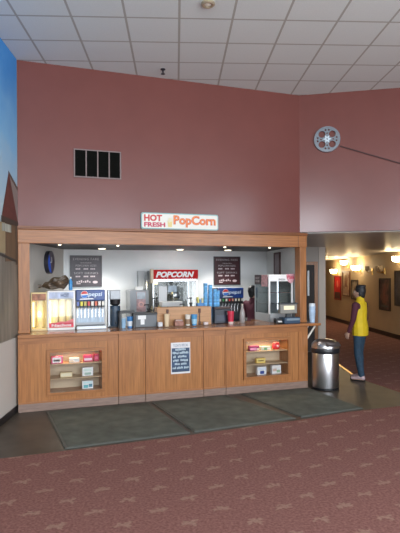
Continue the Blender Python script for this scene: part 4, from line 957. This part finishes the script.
def person(label, loc, rz, shirt, vest, trousers, shoe, hairm, skin, lean=0, arms=None, stride=.03, head_turn=0, tall=1.0, cap=False):
    """faces +y locally, 1.66 m tall, feet at z=0."""
    t = thing('person', label, 'person', loc, rz)
    t.scale = (tall, tall, tall)
    hipx = .088
    J = {}
    for s, n in ((-1, 'l'), (1, 'r')):
        st = stride*s
        J[n+'hip'] = (s*hipx, 0, .86); J[n+'knee'] = (s*.085, .02+st*.6, .475); J[n+'ank'] = (s*.085, -.025+st, .085)
        a = (arms or {}).get(n) or ((s*.205, -.015, 1.065), (s*.205, .075, .835))
        J[n+'sh'] = (s*.163, -.01, 1.325); J[n+'el'], J[n+'wr'] = a
    ch = (0, -.005, 1.25); nk = (0, -.01, 1.40)
    hc_ = Vector((0, .018, 1.545))
    Rh = Matrix.Translation(hc_) @ Matrix.Rotation(head_turn, 4, 'Z') @ Matrix.Translation(-hc_)
    def H(p): return tuple(Rh @ Vector(p))
    b = BM()
    # head, face, neck
    hb_ = BM()
    ball(hb_, (0, -.008, 1.565), (.073, .092, .092), 3); hull_balls(hb_, [((0, .022, 1.525), (.060, .066, .06)), ((0, .05, 1.468), (.030, .026, .022)), ((0, .0, 1.50), (.055, .06, .05))])
    hull_balls(hb_, [((0, .085, 1.545), .009), ((0, .105, 1.515), .013), ((0, .088, 1.510), .017)])           # nose
    hull_balls(hb_, [((-.018, .083, 1.487), .008), ((.018, .083, 1.487), .008), ((0, .089, 1.487), .009)])    # lips
    hull_balls(hb_, [((-.035, .078, 1.567), .012), ((.035, .078, 1.567), .012)])                              # brow
    for s in (-1, 1): ball(hb_, (s*.074, -.005, 1.53), (.010, .018, .030), 2)                                 # ears
    xform(hb_, Rh); me = bpy.data.meshes.new('t'); hb_.to_mesh(me); hb_.free(); b.from_mesh(me); bpy.data.meshes.remove(me)
    hull_capsule(b, (0, -.02, 1.36), (0, -.004, 1.50), .056, .052)
    # torso
    hull_balls(b, [((-.10, -.01, 1.31), (.07, .07, .06)), ((.10, -.01, 1.31), (.07, .07, .06)), ((0, -.005, 1.21), (.135, .095, .09))])
    hull_balls(b, [((0, -.005, 1.21), (.135, .095, .09)), ((0, .0, 1.06), (.115, .085, .08))])
    hull_balls(b, [((0, .0, 1.06), (.115, .085, .08)), ((-.06, -.012, .90), (.074, .09, .085)), ((.06, -.012, .90), (.074, .09, .085))])
    for s, n in ((-1, 'l'), (1, 'r')):
        hull_capsule(b, (s*.070, -.006, .87), J[n+'knee'], .070, .052); hull_capsule(b, J[n+'knee'], J[n+'ank'], .052, .034)
        calf = Vector(J[n+'knee']).lerp(Vector(J[n+'ank']), .3); ball(b, (calf.x, calf.y-.010, calf.z), (.042, .044, .10), 2)
        ak = J[n+'ank']; hull_balls(b, [((ak[0], ak[1]-.02, .04), (.032, .035, .035)), ((ak[0]+s*.012, ak[1]+.14, .028), (.040, .045, .022)), (ak, .034)])
        sh, el, wr = Vector(J[n+'sh']), Vector(J[n+'el']), Vector(J[n+'wr'])
        hull_capsule(b, sh, el, .047, .036); hull_capsule(b, el, wr, .037, .024)
        # hand: palm, four unequal curled fingers, thumb
        d = (wr-el).normalized(); side = Vector((0, 1, 0)); side = (side-d*side.dot(d)).normalized(); inw = d.cross(side).normalized()
        if inw.x*s > 0: inw = -inw
        pc = wr+d*.045
        hull_balls(b, [(tuple(wr+d*.008), .021), (tuple(wr+d*.075+side*.028), .013), (tuple(wr+d*.075-side*.028), .012)])
        for k, (off, ln) in enumerate(((.030, .066), (.010, .074), (-.010, .070), (-.029, .054))):
            p0 = wr+d*.075+side*off; p1 = p0+d*ln*.45+inw*.006; p2 = p1+d*ln*.32+inw*.018; p3 = p2+d*ln*.18+inw*.022
            for u, v, r0, r1 in ((p0, p1, .0098, .009), (p1, p2, .009, .0084), (p2, p3, .0084, .0076)): hull_capsule(b, tuple(u), tuple(v), r0, r1)
        q0 = wr+d*.028+side*.022; q1 = q0+d*.028+side*.026+inw*.008; q2 = q1+d*.030+side*.008+inw*.008
        hull_capsule(b, tuple(q0), tuple(q1), .013, .0105); hull_capsule(b, tuple(q1), tuple(q2), .0105, .009)
    body = fuse('body', b, skin, t, .0065, 4)
    # eyes
    for s in (-1, 1):
        e = obj('eye', xform(ball(BM(), (s*.031, .0805, 1.548), (.013, .009, .009), 2), Rh), mat('eye_white', (.75, .73, .70), .2), t, world=False, smooth=80)
        obj('iris', xform(ball(BM(), (s*.031, .0875, 1.548), (.006, .004, .006), 2), Rh), mat('iris_brown', (.05, .025, .015), .2), e, world=False, smooth=80)
    obj('mouth', xform(merge(hull_only([((-.019, .091, 1.487), (.004, .003, .003)), ((0, .097, 1.488), (.006, .003, .0045)), ((.019, .091, 1.487), (.004, .003, .003))])), Rh), mat('lip', (.38, .14, .12), .4), t, world=False, smooth=80)
    # hair: cap over the skull, fringe free of the face, short at the nape
    hr = BM(); ball(hr, (0, -.020, 1.585), (.084, .096, .088), 3); hull_balls(hr, [((0, -.055, 1.56), (.078, .060, .075)), ((0, -.060, 1.47), (.050, .035, .035))])
    for s in (-1, 1): hull_balls(hr, [((s*.066, -.015, 1.58), (.018, .045, .05)), ((s*.066, -.035, 1.50), (.014, .022, .03))])
    if cap: hull_balls(hr, [((0, -.02, 1.635), (.082, .092, .030)), ((0, -.03, 1.66), (.080, .088, .018))])
    fuse('hair', xform(hr, Rh), hairm, t, .007, 3)
    # shirt with sleeves
    s_ = BM()
    hull_balls(s_, [((-.10, -.01, 1.315), (.076, .078, .066)), ((.10, -.01, 1.315), (.076, .078, .066)), ((0, -.005, 1.21), (.143, .103, .09))])
    hull_balls(s_, [((0, -.005, 1.21), (.143, .103, .09)), ((0, .0, 1.06), (.125, .096, .08))])
    hull_balls(s_, [((0, .0, 1.06), (.125, .096, .08)), ((0, -.01, .945), (.150, .112, .03))])
    hull_capsule(s_, (0, -.018, 1.34), (0, -.012, 1.405), .075, .064)
    for n in 'lr':
        hull_capsule(s_, J[n+'sh'], J[n+'el'], .062, .048); wr = Vector(J[n+'wr']); el = Vector(J[n+'el']); hull_capsule(s_, J[n+'el'], tuple(el.lerp(wr, .95)), .048, .034)
    fuse('shirt', s_, shirt, t, .008, 4)
    if vest:
        v_ = BM()
        hull_balls(v_, [((-.085, -.012, 1.335), (.062, .083, .062)), ((.085, -.012, 1.335), (.062, .083, .062)), ((0, -.008, 1.21), (.152, .118, .09))])
        hull_balls(v_, [((0, -.008, 1.21), (.152, .118, .09)), ((0, .0, 1.06), (.150, .120, .08))])
        hull_balls(v_, [((0, .0, 1.06), (.150, .120, .08)), ((0, -.014, .93), (.166, .128, .03)), ((0, -.014, .79), (.164, .130, .02))])
        hull_capsule(v_, (0, -.020, 1.36), (0, -.016, 1.425), .080, .070)
        vo = fuse('vest', v_, vest, t, .008, 4)
    # trousers
    p_ = BM()
    hull_balls(p_, [((-.062, -.012, .90), (.086, .104, .085)), ((.062, -.012, .90), (.086, .104, .085)), ((0, -.01, .99), (.126, .098, .02))])
    for s, n in ((-1, 'l'), (1, 'r')):
        ak = Vector(J[n+'ank'])
        hull_capsule(p_, (s*.072, -.008, .87), J[n+'knee'], .086, .068); hull_capsule(p_, J[n+'knee'], tuple(ak+Vector((0, 0, .02))), .070, .056)
        cf = Vector(J[n+'knee']).lerp(ak, .3); ball(p_, (cf.x, cf.y-.012, cf.z), (.060, .062, .13), 2)
    fuse('trousers', p_, trousers, t, .009, 4)
    for s, n in ((-1, 'l'), (1, 'r')):
        ak = J[n+'ank']; f_ = BM()
        hull_balls(f_, [((ak[0], ak[1]-.03, .055), (.040, .040, .035)), ((ak[0]+s*.004, ak[1]+.06, .058), (.043, .05, .036)), ((ak[0], ak[1]-.008, .095), (.044, .046, .02))])
        hull_balls(f_, [((ak[0]+s*.004, ak[1]+.05, .050), (.043, .05, .034)), ((ak[0]+s*.014, ak[1]+.155, .040), (.045, .045, .022))])
        sh_ = fuse('shoe', f_, shoe, t, .007, 3)
        so = BM(); hull_balls(so, [((ak[0], ak[1]-.035, .013), (.042, .042, .012)), ((ak[0]+s*.008, ak[1]+.07, .013), (.046, .05, .012)), ((ak[0]+s*.014, ak[1]+.155, .013), (.047, .05, .012))])
        obj('sole', so, mat('sole_dark', (.03, .028, .03), .6), sh_, world=False, smooth=50)
    return t
def hull_only(balls):
    b = BM(); hull_balls(b, balls); return b
SK1 = mat('skin_fair', (.50, .30, .22), .5); HAIR = mat('hair_black', (.010, .011, .014), .5, var=.3, scale=30)
MAROON = mat('maroon_cloth', (.075, .014, .028), .8, var=.1, scale=20); YEL = mat('yellow_cloth', (.68, .48, .010), .7, var=.06, scale=12)
JEAN = mat('denim_blue', (.020, .050, .085), .8, var=.25, scale=25); SHOE = mat('shoe_pale_pink', (.52, .38, .40), .6)
h_ang = math.radians(26)
person('person in yellow vest, maroon sleeves and blue jeans standing at the tile edge', (5.69, .225, 0), h_ang, MAROON, YEL, JEAN, SHOE, HAIR, SK1,
       arms={'l': ((-.205, .01, 1.075), (-.195, .105, .85)), 'r': ((.205, -.01, 1.07), (.20, .09, .84))}, stride=.05, head_turn=.1, cap=True)
person('person with dark hair and maroon shirt working behind the glass case', (4.135, 1.30, 0), math.radians(-62), MAROON, None, mat('trousers_black', (.015, .015, .018), .7), BLACK, HAIR, SK1,
       arms={'l': ((-.225, .03, 1.09), (-.16, .25, 1.10)), 'r': ((.22, .03, 1.09), (.15, .25, 1.08))}, stride=.02)

# ================================================================== LIGHT
w = bpy.data.worlds.new('daylight'); bpy.context.scene.world = w; w.use_nodes = True
w.node_tree.nodes['Background'].inputs[0].default_value = (.75, .86, 1, 1); w.node_tree.nodes['Background'].inputs[1].default_value = .5
DAY = (.86, .93, 1)
for a, pw, z_, sy in ((1.06, 300, 3.65, 1.5), (3.17, 80, 2.35, 4.1), (5.25, 250, 2.35, 4.1), (7.35, 270, 2.35, 4.1)):
    q = G(a, B_F+.02)
    lamp('window_daylight', 'AREA', (q[0], q[1], z_), pw, DAY, (math.radians(90), 0, GR), shape='RECTANGLE', size=1.95, size_y=sy)
for b_ in (-8.75, -7.0, -5.25):
    q = G(A_R-.02, b_)
    lamp('window_daylight', 'AREA', (q[0], q[1], 2.3), 150, DAY, (math.radians(90), 0, GR+PI/2), shape='RECTANGLE', size=1.6, size_y=4.0)
# ================================================================== CAMERA
cam = bpy.data.cameras.new('camera'); co = bpy.data.objects.new('camera', cam); C.objects.link(co)
co.location = (.030, -7.427, 1.87)
co.matrix_world = Matrix.Translation(co.location) @ Matrix.Rotation(math.radians(-19.3), 4, 'Z') @ Matrix.Rotation(PI/2, 4, 'X') @ Matrix.Rotation(math.radians(-.28), 4, 'Z')
cam.sensor_fit = 'AUTO'; cam.sensor_width = 36; cam.lens = 515/533*36; cam.shift_y = 8.1/533; cam.clip_end = 100
sc = bpy.context.scene
sc.camera = co
sc.view_settings.view_transform = 'Standard'; sc.view_settings.look = 'None'; sc.view_settings.gamma = 1; sc.view_settings.exposure = 0
